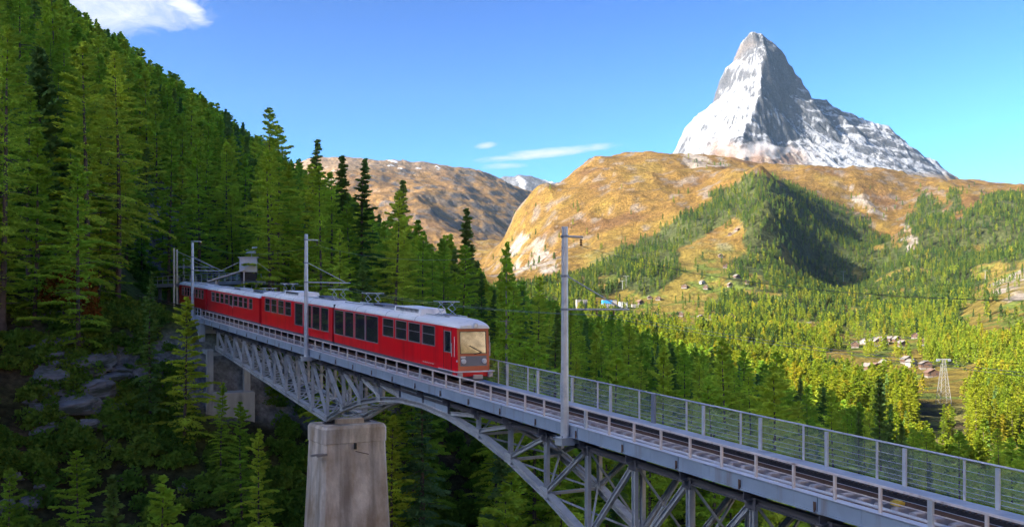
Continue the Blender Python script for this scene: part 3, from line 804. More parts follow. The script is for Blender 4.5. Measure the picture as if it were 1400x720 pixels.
def col_of(name, meshes):
    c = bpy.data.collections.new(name)
    for i, m in enumerate(meshes):
        o = bpy.data.objects.new("%s_%02d" % (name, i), m); c.objects.link(o)
    return c
MIDC = [conifer_single("forest_tree_a", M['larch'], seed=300 + i, H=20, R=4.6, base=.10, nbr=60, nsp=80, size=.62, sticks=4, nside=5, taper=.6, wid=.34) for i in range(4)] + \
       [conifer_single("forest_tree_b", M['spruce'], seed=310 + i, H=20, R=3.0, base=.08, nbr=64, nsp=22, size=.95, up=.02, droop=.34, sticks=4, nside=5, wid=.36) for i in range(3)] + \
       [conifer_single("forest_tree_c", M['larch_lit'], seed=320 + i, H=20, R=4.8, base=.08, nbr=60, nsp=80, size=.62, sticks=4, nside=5, taper=.55, wid=.34) for i in range(4)]
FARC = [conifer_single("mountain_tree", M['far_needles'], seed=400 + i, H=18, R=(3.6, 4.6, 3.3, 4.0, 5.0)[i], base=.05, nbr=34, nsp=11, size=1.8, sticks=0, nside=4, taper=.6, wid=.42) for i in range(5)]
FARC += [conifer_single("valley_tree", M['larch_lit'], seed=430 + i, H=18, R=(4.4, 5.2, 4.8)[i], base=.05, nbr=36, nsp=12, size=1.6, sticks=0, nside=4, taper=.5, wid=.42) for i in range(3)]
mid_col = col_of("forest_tree", MIDC); far_col = col_of("mountain_tree", FARC)

def scatter(name, pts, scl, rot, idx, coll, label, cat, tilt=None):
    """one object: a cloud of points, each carrying a tree (geometry nodes)"""
    me = bpy.data.meshes.new(name); me.vertices.add(len(pts)); me.vertices.foreach_set('co', np.asarray(pts, np.float32).ravel())
    for nm, ty, val in (('scl', 'FLOAT', scl), ('rot', 'FLOAT', rot), ('idx', 'INT', idx)):
        a = me.attributes.new(nm, ty, 'POINT'); a.data.foreach_set('value', np.asarray(val, np.float32 if ty == 'FLOAT' else np.int32))
    o = link(name, me)
    ng = bpy.data.node_groups.new(name, 'GeometryNodeTree')
    ng.interface.new_socket('Geometry', in_out='INPUT', socket_type='NodeSocketGeometry')
    ng.interface.new_socket('Geometry', in_out='OUTPUT', socket_type='NodeSocketGeometry')
    N, L = ng.nodes, ng.links
    gi, go = N.new('NodeGroupInput'), N.new('NodeGroupOutput')
    ci = N.new('GeometryNodeCollectionInfo'); ci.inputs['Collection'].default_value = coll
    ci.inputs['Separate Children'].default_value = True; ci.inputs['Reset Children'].default_value = True
    ip = N.new('GeometryNodeInstanceOnPoints'); ip.inputs['Pick Instance'].default_value = True
    def attr(nm, ty):
        n = N.new('GeometryNodeInputNamedAttribute'); n.data_type = ty; n.inputs['Name'].default_value = nm; return n.outputs[0]
    cx = N.new('ShaderNodeCombineXYZ'); L.new(attr('rot', 'FLOAT'), cx.inputs[2])
    L.new(gi.outputs[0], ip.inputs['Points']); L.new(ci.outputs[0], ip.inputs['Instance'])
    L.new(attr('idx', 'INT'), ip.inputs['Instance Index']); L.new(cx.outputs[0], ip.inputs['Rotation']); L.new(attr('scl', 'FLOAT'), ip.inputs['Scale'])
    L.new(ip.outputs[0], go.inputs[0])
    md = o.modifiers.new("trees", 'NODES'); md.node_group = ng
    return tag(o, label, cat, kind='stuff')

# ---- where trees stand
def deck_row(px):                       # row of the near handrail at a column
    return 427 + .2628 * (px - 288)

def scatter_trees():
    g = np.random.default_rng(5)
    # near and middle ground: jittered grid
    sp = 6.3
    gx, gy = np.meshgrid(np.arange(-330, 420, sp), np.arange(30, 700, sp))
    X = (gx + g.uniform(-.45, .45, gx.shape) * sp).ravel(); Y = (gy + g.uniform(-.45, .45, gy.shape) * sp).ravel()
    Z = ground(X, Y) - .15; s, w = sw_of(X, Y)
    H = np.clip(g.normal(22, 4.2, len(X)), 11, 31)
    px = 700 + X / Y * F; py = 430 - Z / Y * F; top = 430 - (Z + H) / Y * F
    D = Y
    keep = (px > -140) & (px < 1560) & (top < 790) & (py > -40)
    # thin by a patchy density
    dens = .80 + .35 * fbm(X / 45, Y / 45, 3, 7)
    keep &= g.random(len(X)) < dens
    # clear of bridge, line and station
    curve = 3 + .0016 * np.clip(s - 76, 0, 200) ** 2
    keep &= ~((np.abs(w - 2) < 7.5) & (s < 80))
    keep &= ~((s >= 70) & (s < 190) & (np.abs(w - curve) < 9))
    # no tree of the ravine hides the bridge: those on the near side stay below it or left of its end
    front = (w < 2) & (s < 84)
    r_px = 4.2 / Y * F
    hid = front & (px + r_px > 268) & (top < deck_row(px) + 150)
    keep &= ~hid
    keep &= ~((px < 285) & (px > 215) & front & (top < 392))
    keep &= ~((Y < 62) & (px < 1500))
    # an opening in front of the rock face on the left
    keep &= ~((px > -60) & (px < 215) & (top < 600) & (Y < 101))
    keep &= ~((px > 1252) & (px < 1326) & (top < 552) & (Y < 730))
    keep &= ~((s > 88) & (s < 150) & (px > 205) & (px < 365) & (top < 395) & (w < 30))
    # trees behind the train and fence: the skyline drops to the right as in the valley
    lim = np.interp(px, [280, 360, 400, 440, 480, 520, 560, 600, 640, 680, 720, 760, 800, 850, 900, 1000, 1100, 1200, 1400],
                        [150, 180, 195, 200, 205, 235, 262, 285, 300, 345, 372, 392, 405, 420, 432, 452, 500, 560, 600])
    keep &= ~((s > 60) & (px > 380) & (top < lim + g.normal(10, 16, len(X))) & (Y < 520))
    X, Y, Z, H, px, s, w, top, py = (a[keep] for a in (X, Y, Z, H, px, s, w, top, py))
    lit = (X > 120 + 18 * fbm(X / 30, Y / 30, 2, 13))
    spruce = g.random(len(X)) < np.where(lit, .06, np.where(px < 500, .14, .16))
    visible = (px > -30) & (px < 1430) & (top < 715)
    order = np.argsort(np.where(visible, Y, 1e6))
    one = np.zeros(len(X), bool)
    # single trees: larches up to 240, spruces up to 90, the nearest in view
    for sel, cap in (((~spruce), 250), (spruce, 90)):
        ids = [i for i in order if sel[i] and visible[i]][:cap]; one[ids] = True
    return X, Y, Z, H, px, s, w, lit, spruce, one, g, top

def zone_of(px, s, w, lit, top):
    """where in the place a single tree stands, in words"""
    if lit:
        if px < 1120: return "sunlit yellow green %s at the shadow's edge left of the lattice pylon"
        return "sunlit yellow green %s on the valley side right of the lattice pylon" if px > 1290 else "sunlit yellow green %s on the valley floor in front of the lattice pylon"
    below = top > deck_row(px) - 12
    if w < 2 and s < 90:
        if px < 60: return "%s on the ravine side at the left edge, below the rocks"
        return "%s growing in the dark ravine between the rock outcrop and the bridge end"
    if px < 120: return "%s high on the steep shaded slope at the far left"
    if px < 285: return "%s on the steep shaded slope above the rear mast"
    if below:
        if px < 430: return "%s under the left truss span, left of the pier"
        if px < 640: return "%s seen under the arch right of the pier"
        if px < 830: return "%s seen through the arch below the tall mast"
        return "%s seen through the truss right of the tall mast"
    if px < 420: return "green %s in the shaded wood behind the rear cars"
    if px < 560: return "green %s in the shaded wood behind the middle of the train"
    if px < 690: return "green %s in the shaded wood behind the front car"
    if px < 790: return "green %s behind the fence between train front and tall mast"
    if px < 960: return "green %s in the shaded wood just right of the tall mast"
    if px < 1160: return "green %s in the shaded wood behind the middle of the mesh fence"
    return "green %s in the shade behind the right end of the mesh fence"

def one_tree(kind, meshes, H0, H, loc, rz, label, group, squash=1.0):
    t = empty(kind + "_tree", loc, label, "tree", group)
    k = H / H0; t.scale = (k * squash, k * squash, k); t.rotation_euler = (0, 0, rz)
    link("trunk", meshes[0], t); link("crown", meshes[1], t)
    return t

def plant_near():
    X, Y, Z, H, px, s, w, lit, spruce, one, g, top = scatter_trees()
    for i in np.where(one)[0]:
        kind = 'spruce' if spruce[i] else 'larch'
        pool = NEAR_S if spruce[i] else (LIT_L if lit[i] else NEAR_L)
        H0, ms = pool[int(g.integers(len(pool)))]
        lab = zone_of(px[i], s[i], w[i], lit[i], top[i])
        one_tree(kind, ms, H0, H[i], (X[i], Y[i], Z[i]), g.uniform(0, 6.28), lab % kind, (lab % (kind + " trees")).replace("green ", ""), g.uniform(.85, 1.15))
    m = ~one
    idx = np.where(spruce[m], 4 + g.integers(0, 3, m.sum()), np.where(lit[m], 7 + g.integers(0, 4, m.sum()), g.integers(0, 4, m.sum())))
    scatter("shaded_forest", np.stack([X, Y, Z], 1)[m], H[m] / 20, g.uniform(0, 6.28, m.sum()), idx, mid_col, "mass of larches and spruces covering the slopes behind the single trees", "forest")
    # far forest
    n = 90000
    D = np.exp(g.uniform(math.log(690), math.log(4200), n * 3)); P = g.uniform(-80, 1500, n * 3)
    acc = g.random(n * 3) < (D / 4200) ** 1.4 + .02
    D, P = D[acc], P[acc]; XX = (P - 700) / F * D
    ZZ = ground(XX, D); row = 430 - ZZ / D * F
    f, c, k = cover_masks(P, row, XX, D)
    dens = np.where(f, .92, np.where(c, .07, np.where(k, .05, .0)))
    dens = np.where(f & (row < 330), .8, dens)
    dens = np.where(~f & ~c & ~k & (row > 255) & (row < 380), .035 * (fbm(XX / 120, D / 120, 3, 15) > .05), dens)
    dens = dens * np.clip(.8 + 1.1 * fbm(XX / 140, D / 140, 3, 14), .15, 1)
    ok = (g.random(len(D)) < dens) & ~((P > 1262) & (P < 1318) & (row > 505) & (row < 575))
    XX, D, ZZ, row, P = XX[ok], D[ok], ZZ[ok], row[ok], P[ok]
    warm = g.random(len(XX)) < np.interp(row, [330, 400, 440, 490], [.04, .15, .5, .85]) * np.clip(1 + 1.6 * fbm(XX / 160, D / 160, 2, 19), .2, 1.4)
    fi = np.where(warm, 5 + g.integers(0, 3, len(XX)), g.integers(0, 5, len(XX)))
    print("far trees", len(XX), "near/mid", len(X), "single", one.sum())
    scatter("mountain_forest", np.stack([XX, D, ZZ - .3], 1), g.uniform(.55, 1.25, len(XX)), g.uniform(0, 6.28, len(XX)), fi, far_col,
            "distant conifer forest covering the valley sides and the mountain spur", "forest")

plant_near()

# ------------------------------------------------------------------ bridge
S_NEAR, S_FAR = -44.0, 76.0
PANEL, CROWN = 3.55, 17.05
WA, WB = .55, 3.75                       # the two truss planes
def h_bottom(s):
    d = abs(s - CROWN)
    if d <= 5 * PANEL: return -1.62 - .01157 * d * d
    return -5.26 + (d - 5 * PANEL) * .062
H_TOP = -1.02
origin = B(0, 0, 0)

def build_bridge():
    br = empty("railway_bridge", origin, "grey steel truss railway bridge with arched lower chord crossing the ravine", "bridge")
    ks = range(-15, 16)
    node = {k: CROWN + PANEL * k for k in ks}
    # outer girder plates along the near and far edge, one plate for two panels
    k = -17
    while CROWN + PANEL * k < S_FAR:
        a = max(S_NEAR, CROWN + PANEL * k) + .012; b = min(S_FAR, CROWN + PANEL * (k + 2)) - .012
        if b - a > .5:
            m = MB(); m.box(-.03, .03, a, b, -.60, -.03); m.box(-.06, -.032, a, b, -.60, -.53); m.box(-.045, -.032, a, a + .10, -.525, -.04)
            for q in (.25, .5, .75): m.box(-.042, -.032, a + (b - a) * q - .02, a + (b - a) * q + .02, -.525, -.04)
            m.build("girder_plate", M['steel_blue'], br)
            MB().box(-.09, .26, a, b, -.028, .0).build("edge_plate", M['edge'], br)
            MB().box(4.20, 4.26, a, b, -.55, -.06).build("girder_plate", M['steel_blue'], br)
        k += 2
    s = S_NEAR + .8
    while s < S_FAR:                       # drain spouts under the edge
        m = MB(); m.box(-.075, -.062, s - .06, s + .06, -.50, -.22); m.box(-.10, -.076, s - .03, s + .03, -.56, -.40)
        m.build("drain_spout", M['rust'], br); s += PANEL
    # deck sheets
    MB().box(.27, .98, S_NEAR, S_FAR, -.16, -.11).build("deck_grating", M['ballast_plate'], br)
    MB().box(.985, 2.98, S_NEAR, S_FAR, -.24, -.19).build("deck_sheet", M['rack'], br)
    a = S_NEAR
    while a < S_FAR - .1:
        b = min(a + 2 * PANEL, S_FAR)
        MB().box(3.0, 4.19, a + .01, b - .01, -.06, .0).build("walkway_plate", M['walkway'], br)
        a = b
    # stringers and floor beams
    for w in (1.35, 2.75): MB().ibeam((w, S_NEAR, -.42), (w, S_FAR, -.42), .22, .34).build("stringer", M['steel_dark'], br)
    for k in ks:
        if S_NEAR < node[k] < S_FAR: 
            MB().ibeam((.04, node[k], -.80), (4.18, node[k], -.80), .24, .38).build("floor_beam", M['steel_dark'], br)
            MB().add([(.02, node[k] - .02, -.60), (WA - .10, node[k] - .02, -.60), (WA - .10, node[k] - .02, -1.0), (.02, node[k] + .02, -.60), (WA - .10, node[k] + .02, -.60), (WA - .10, node[k] + .02, -1.0)],
                     [(0, 1, 2), (5, 4, 3), (0, 3, 4, 1), (1, 4, 5, 2), (2, 5, 3, 0)]).build("gusset", M['steel_dark'], br)
    kl = [k for k in ks if node[k] > S_NEAR + 1 and node[k] < 71.5]
    for w in (WA, WB):
        near = w == WA
        light = M['steel']
        # chords, panel by panel
        for a, b in zip(kl[:-1], kl[1:]):
            sa, sb = node[a], node[b]
            MB().ibeam((w, sa + .01, H_TOP), (w, sb - .01, H_TOP), .30, .28).build("top_chord", M['steel_dark'], br)
            m = MB(); m.ibeam((w, sa + .01, h_bottom(sa)), (w, sb - .01, h_bottom(sb)), .46, .34, .05)
            m.build("bottom_chord", light, br)
        for k in kl:
            s = node[k]; hb = h_bottom(s)
            if abs(k) <= 1: continue
            m = MB(); m.ibeam((w, s, hb + .18), (w, s, H_TOP - .145), .20, .24, .035, (0, 1, 0))
            m.build("post", light if k > 0 else M['steel'], br)
            MB().box(w - .19, w - .165, s - .34, s + .34, hb - .16, hb + .36).build("gusset", light, br)
            MB().box(w - .17, w - .150, s - .26, s + .26, H_TOP - .32, H_TOP + .1).build("gusset", M['steel_dark'], br)
        for k in kl:                       # diagonals fall towards the crown / the pier
            for sgn in (1, -1):
                if sgn * k < 1: continue
                k2 = k + sgn
                if k2 not in kl: continue
                s0, s1 = node[k], node[k2]
                up_first = True
                p = (w, s0 + sgn * .14, h_bottom(s0) + .22); q = (w, s1 - sgn * .14, H_TOP - .18)
                if abs(k) < 1: continue
                MB().ibeam(p, q, .20, .22, .035).build("diagonal", light, br)
        # solid web over the crown
        ms = [node[-1] + (node[1] - node[-1]) * i / 8 for i in range(9)]
        m = MB()
        for a, b in zip(ms[:-1], ms[1:]):
            m.add([(w - .06, a, -1.17), (w - .06, b, -1.17), (w - .06, b, h_bottom(b) + .1), (w - .06, a, h_bottom(a) + .1),
                   (w - .03, a, -1.17), (w - .03, b, -1.17), (w - .03, b, h_bottom(b) + .1), (w - .03, a, h_bottom(a) + .1)],
                  [(0, 1, 2, 3), (7, 6, 5, 4), (0, 4, 5, 1), (3, 2, 6, 7)])
        m.build("crown_web", M['steel_blue'], br)
        MB().box(w - .10, w - .065, node[-1], node[1], -1.0, -.61).build("crown_web", M['steel_blue'], br)
        for k in (-1, 0, 1):
            MB().box(w - .16, w - .062, node[k] - .05, node[k] + .05, h_bottom(node[k]) + .18, -.62).build("stiffener", M['steel_dark'], br)
    # cross bracing between the two planes
    for k in kl:
        s = node[k]; hb = h_bottom(s)
        MB().bar((WA + .1, s, hb), (WB - .1, s, hb), .14, .14).build("cross_strut", M['steel'], br)
        if H_TOP - hb > 1.3:
            MB().bar((WA + .12, s + .03, hb + .2), (WB - .12, s + .03, H_TOP - .25), .09, .09).build("sway_brace", M['steel'], br)
            MB().bar((WA + .12, s - .08, H_TOP - .25), (WB - .12, s - .08, hb + .2), .09, .09).build("sway_brace", M['steel'], br)
    for a, b in zip(kl[:-1], kl[1:]):
        sa, sb = node[a], node[b]
        MB().bar((WA + .1, sa, h_bottom(sa) + .06), (WB - .1, sb, h_bottom(sb) + .06), .10, .08).build("lateral_brace", M['steel'], br)
        MB().bar((WB - .1, sa, h_bottom(sa) - .05), (WA + .1, sb, h_bottom(sb) - .05), .10, .08).build("lateral_brace", M['steel'], br)
    # near handrail
    hr = MB()
    hr.box(.02, .14, S_NEAR, S_FAR, .80, .86)
    rail = hr.build("handrail", M['rail_paint'], br)
    MB().tube((.085, S_NEAR, .40), (.085, S_FAR, .40), .018, n=6).build("middle_rail", M['rail_paint'], rail)
    n = 0; s = .58 - 1.79 * 25
    pm = MB().box(.04, .12, -.045, .045, .0, .80).mesh("handrail_post", M['rail_paint'], Bl)
    pb = MB().box(.03, .13, -.085, .085, .0, .80).mesh("handrail_post_thick", M['galv'], Bl)
    while s < S_FAR:
        if s > S_NEAR: link("handrail_post", pb if n % 10 == 4 else pm, rail, Bl(0, s, 0))
        s += 1.79; n += 1
    # far mesh fence
    fr = MB(); fr.tube((4.12, S_NEAR, 1.40), (4.12, S_FAR, 1.40), .035, n=8)
    fence = fr.build("mesh_fence", M['galv'], br)
    for hh in (1.02, .74, .50, .32, .16):
        MB().tube((4.12, S_NEAR, hh), (4.12, S_FAR, hh), .008, n=6).build("fence_wire", M['galv'], fence)
    tp = MB().box(4.13, 4.20, -.03, .03, .0, 1.42).mesh("fence_post", M['galv'], Bl)
    kp = MB().box(4.03, 4.10, -.075, .075, .0, 1.33).box(4.101, 4.16, -.02, .02, .0, 1.33).mesh("fence_post_wide", M['galv'], Bl)
    kd = MB().box(4.00, 4.10, -.13, .13, .0, 1.40).mesh("fence_post_dark", M['galv_dark'], Bl)
    s = .09 - 3.5 * 13; n = 0
    while s < S_FAR:
        if s > S_NEAR + .2: link("fence_post", tp, fence, Bl(0, s, 0))
        s2 = s - 1.25
        if s2 > S_NEAR + .2: link("fence_post", kd if n % 13 == 0 else kp, fence, Bl(0, s2, 0))
        if s > S_NEAR and s + 3.5 < S_FAR:
            m = MB(); m.add([(4.165, s + .05, .06), (4.165, s + 3.45, .06), (4.165, s + 3.45, 1.37), (4.165, s + .05, 1.37)], [(0, 1, 2, 3)])
            m.build("wire_mesh_panel", M['wiremesh'], fence)
        s += 3.5; n += 1
    # bearings on the pier
    for w in (WA, WB):
        m = MB(); sb = node[5]; m.box(w - .30, w + .30, sb - .30, sb + .30, -5.62, -5.56); m.tube((w - .28, sb, -5.50), (w + .28, sb, -5.50), .075, n=10); m.box(w - .26, w + .26, sb - .24, sb + .24, -5.44, -5.40)
        m.build("bearing", M['steel_dark'], br)

def build_track():
    tr = empty("railway_track", B(2.05, 0, 0), kind='structure')
    off = Vector(B(2.05, 0, 0)) - origin
    fr = lambda w, s, h: Bl(w, s, h) - off
    sm = MB().box(-1.12, 1.12, -.125, .125, -.185, .03)
    # a shallow chamfer along the top edges of the timber
    sm = MB().loft([[(x, -.125, -.185), (x, .125, -.185), (x, .125, .0), (x, .10, .03), (x, -.10, .03), (x, -.125, .0)] for x in (-1.12, 1.12)]).mesh("sleeper", M['sleeper'], Bl)
    s = S_NEAR + .3; r = random.Random(3)
    while s < S_FAR + 4:
        o = link("sleeper", sm, tr, Bl(r.uniform(-.05, .05), s, r.uniform(-.006, .006))); o.rotation_euler = (0, 0, r.uniform(-.012, .012)); s += .68
    for w in (1.53, 2.57):
        m = MB(); m.box(w - .055, w + .055, S_NEAR, 130, .034, .05); m.box(w - .012, w + .012, S_NEAR, 130, .051, .15); m.box(w - .032, w + .032, S_NEAR, 130, .151, .172)
        m.build("rail", M['rust'], tr, fr)
        MB().box(w - .025, w + .025, S_NEAR, 130, .1725, .178).build("rail_head", M['rail_top'], tr, fr)
    # toothed rack in the middle
    rk = MB().box(2.02, 2.08, S_NEAR, 80, .034, .19).build("rack_rail", M['rack'], tr, fr)
    teeth = MB(); s = S_NEAR
    while s < 20:
        teeth.box(1.99, 2.11, s, s + .10, .191, .235); s += .20
    tag(teeth.build("rack_teeth", M['rack'], tr, fr), kind='stuff')
    clip = MB().box(-.13, .13, -.06, .06, .034, .062).box(-.13, -.06, -.03, .03, .063, .095).box(.06, .13, -.03, .03, .063, .095).mesh("rail_chair", M['rust'], Bl)
    s = S_NEAR + .3
    while s < 14:
        for w in (1.53, 2.57): link("rail_chair", clip, tr, Bl(w - 2.05, s, 0))
        s += .68
    # pale conduit beside the track, and a yellow marker box between the sleepers
    pts = [Vector((.70 + .05 * math.sin(s * .23) + .03 * math.sin(s * .71), s, -.05)) for s in np.arange(S_NEAR, 40, 1.2)]
    cd = MB().path([tuple(p) for p in pts], .055, 8)
    o = cd.build("cable_conduit", M['conduit'], None, Bl, origin)
    tag(o, "pale grey conduit lying along the deck beside the sleepers", "conduit")
    y = MB(); y.box(1.15, 1.42, -17.2, -16.85, .04, .16); y.box(1.20, 1.37, -17.15, -16.9, .161, .20)
    y.v = [(a - 1.28, b + 17.0, c - .04) for a, b, c in y.v]
    o = y.build("marker_box", M['yellow'], None, Bl, B(1.28, -17.0, .045)); tag(o, "small yellow box fixed beside the near rail", "track box")

def build_pier():
    pc = B(2.15, CROWN + 5 * PANEL, 0)
    p = empty("bridge_pier", (pc.x, pc.y, pc.z - 40), "tall stained concrete pier with a thick cap under the bridge", "pier")
    dz = 40
    def ring(hw, hs, h, ch=.22):
        pts = []
        for sx, sy in ((-1, -1), (1, -1), (1, 1), (-1, 1)):
            a = (sx * (hw - ch), sy * hs); b = (sx * hw, sy * (hs - ch))
            pts += ([b, a] if sx * sy > 0 else [a, b])
        return [(a, b, h) for a, b in pts]
    frame = lambda w, s, h: Vector((-.506 * s + .862 * w, .862 * s + .506 * w, h + dz))
    MB().loft([ring(2.55, 1.92, -7.0), ring(2.75, 2.12, -12), ring(3.2, 2.6, -22), ring(3.8, 3.2, -38.5)]).build("shaft", M['concrete'], p, frame)
    MB().loft([ring(2.58, 1.95, -6.99), ring(2.61, 1.98, -6.95), ring(2.61, 1.98, -5.86), ring(2.48, 1.85, -5.62)]).build("cap", M['concrete'], p, frame)
    MB().box(-1.2, 1.2, -.6, .6, -5.615, -5.25).build("bearing_plinth", M['concrete'], p, frame)
    for w0, w1, s in ((-3.55, -2.05, -1.7), (-3.2, -2.4, -2.16), (2.3, 3.15, .8)):
        MB().bar((w0, s, -7.75), (w1, s, -7.70), .16, .16).build("timber_stub", M['bark_pale'], p, frame)
    m = MB(); m.box(-.16, -.02, -2.17, -1.9, -7.45, -6.98)
    m.build("drain_hole", M['black'], p, frame)
    MB().tube((-.10, -2.1, -7.6), (.85, -2.45, -7.85), .03, n=6).build("drain_pipe", M['rust'], p, frame)

def build_abutment():
    a = empty("bridge_abutment", B(2, 77, -14), "concrete column abutment with pale masonry base at the far end of the bridge", "abutment")
    off = Bl(2, 77, -14); fr = lambda w, s, h: Bl(w, s, h) - off
    for w, s in ((.0, 75.6), (4.1, 75.6), (.0, 71.7), (4.1, 71.7)):
        top = -.65 if s > 73 else -3.25
        MB().box(w - .34, w + .34, s - .34, s + .34, -8.0, top).build("column", M['concrete_pale'], a, fr)
    for h, s in ((-1.0, 75.6), (-3.9, 75.6), (-3.6, 71.7), (-6.3, 75.6)):
        MB().box(.345, 3.755, s - .22, s + .22, h - .35, h).build("cross_beam", M['concrete_pale'], a, fr)
    for w in (.0, 4.1): MB().box(w - .2, w + .2, 72.05, 75.25, -3.9, -3.5).build("tie_beam", M['concrete_pale'], a, fr)
    # masonry base in courses of stone blocks
    r = random.Random(8); blocks = {}
    h = -15.5; row = 0
    core = MB().box(-.55, 4.75, 70.75, 77.1, -15.5, -8.02).build("base_core", M['concrete_pale'], a, fr)
    while h < -8.1:
        hh = .62
        for face in ('near', 'side'):
            lo, hi = ((-.6, 4.8) if face == 'near' else (70.7, 77.15))
            p = lo - (.5 if row % 2 else 0)
            while p < hi - .05:
                l = 1.02; q0, q1 = max(lo, p), min(hi, p + l) - .035
                if q1 - q0 > .2:
                    dd = r.uniform(.03, .09)
                    m = MB()
                    if face == 'near': m.box(q0, q1, 70.75 - dd, 70.745, h, min(h + hh - .035, -8.03))
                    else: m.box(-.55 - dd, -.555, q0, q1, h, min(h + hh - .035, -8.03))
                    m.build("stone_block", M['concrete_pale'], a, fr)
                p += l
        h += hh; row += 1
    MB().box(-.4, 4.6, 76.01, 79.5, -2.2, -.3).build("bank_seat", M['concrete_pale'], a, fr)
    MB().box(-.1, .4, 76.2, 79.4, -.29, .1).build("kerb", M['edge'], a, fr)
    m = MB()
    for s in (76.4, 77.9, 79.3): m.box(.02, .10, s - .04, s + .04, .101, .95)
    m.box(.02, .10, 76.36, 79.34, .951, 1.02); m.box(.03, .09, 76.45, 77.85, .5, .55); m.box(.03, .09, 77.95, 79.25, .5, .55)
    m.build("end_railing", M['galv'], a, fr)

build_bridge(); build_track(); build_pier(); build_abutment()

# ------------------------------------------------------------------ catenary masts and wires
def wire(name, pts, r, mat, label):
    o = pts[0]
    mb = MB().path([tuple(Vector(p) - Vector(o)) for p in pts], r, 5)
    return tag(mb.build(name, mat, None, None, o), label, "wire")
def sag(a, b, d, n=14):
    a, b = Vector(a), Vector(b)
    return [a.lerp(b, i / n) - Vector((0, 0, 4 * d * (i / n) * (1 - i / n))) for i in range(n + 1)]
ARM_H, FEED_H = 5.35, 8.75
def mast(s, label, group, base_h=-.62, top=9.2, r0=.20, r1=.145, bracket=True, w=-.28):
    o = B(w, s, base_h); t = empty("catenary_mast", o, label, "mast", group)
    fr = lambda a, b, c: Vector((.862 * a - .506 * b, .506 * a + .862 * b, c - base_h))
    MB().tube((0, 0, base_h), (0, 0, top), r0, r1, 8).build("mast_column", M['galv'], t, fr)
    for hh in (ARM_H, 6.9, FEED_H): MB().tube((0, 0, hh - .05), (0, 0, hh + .05), r0 + .0, r0 - .005, 8).build("collar", M['galv_dark'], t, fr)
    MB().tube((.15, 0, ARM_H), (3.75, 0, ARM_H), .045, n=8).build("arm", M['galv'], t, fr)
    MB().tube((.15, 0, 6.9), (3.3, 0, ARM_H + .06), .032, n=6).build("stay", M['galv'], t, fr)
    tb = MB().tube((.12, 0, FEED_H), (1.0, 0, FEED_H), .055, n=8).build("top_bracket", M['galv'], t, fr)
    m = MB()
    for i in range(3): m.tube((.92, 0, FEED_H - .10 - .11 * i), (.92, 0, FEED_H - .18 - .11 * i), .075, .05, 8)
    m.build("insulator", M['insul'], tb, fr)
    for x in (1.55, 2.55):
        m = MB(); m.tube((x + .28, 0, ARM_H - .06), (x + .28, 0, ARM_H - .26), .05, .04, 8); m.build("insulator", M['insul'], t, fr)
    if bracket:
        m = MB(); m.box(-.36, .36, -.30, .30, base_h - .34, base_h - .02); m.box(-.42, .42, -.36, .36, base_h - .019, base_h + .03); m.box(.30, .82, -.18, .18, base_h - .30, base_h - .06)
        m.build("mounting_bracket", M['galv'], t, fr)
        m = MB()
        for x in (-.3, .3):
            for y in (-.25, .25): m.tube((x, y, base_h + .031), (x, y, base_h + .12), .03, n=6)
        m.build("anchor_bolt", M['galv_dark'], t, fr)
    return t
mast(0.0, "tall grey catenary mast standing on the bridge between handrail and valley view", "catenary masts")
mast(37.5, "grey catenary mast in front of the middle of the red train", "catenary masts")
mast(79.0, "grey catenary mast at the far end of the bridge", "catenary masts", base_h=-.9, top=8.6, bracket=False)

SP = (-36.0, 0.0, 37.5, 79.0, 112.0)
for x, nm in ((1.55, "near"), (2.55, "far")):
    for a, b in zip(SP[:-1], SP[1:]):
        p = B(x, a, ARM_H - .28); q = B(x, b, ARM_H - .28 if b < 80 else 5.0)
        where = {-36.0: "over the empty track on the right", 0.0: "above the front of the train", 37.5: "above the middle of the train", 79.0: "above the rear of the train"}[a]
        wire("contact_wire", sag(p, q, .42), 0.008, M['wire_pale'], "thin %s contact wire %s" % (nm, where))
for a, b in zip(SP[:-1], SP[1:]):
    where = {-36.0: "running from the tall mast out to the right edge", 0.0: "sagging between the tall mast and the middle mast", 37.5: "between the middle and rear masts", 79.0: "leaving the rear mast towards the station"}[a]
    wire("feeder_wire", sag(B(.64, a, FEED_H - .42), B(.64, b, FEED_H - .42 if b < 80 else 7.5), 1.55 if a < 0 else .9), .011 if a < 0 else .007, M['wire'] if a < 0 else M['wire_pale'], "thin feeder wire " + where)

# ------------------------------------------------------------------ train
WC, HW = 2.05, 1.26
RAIL = .178
def s_at(px, w=WC - HW):                 # place along the line of a column on the near side of the train
    k = (px - 700) / F
    return (2.70 + .862 * w - (45 + .506 * w) * k) / (.506 + .862 * k)

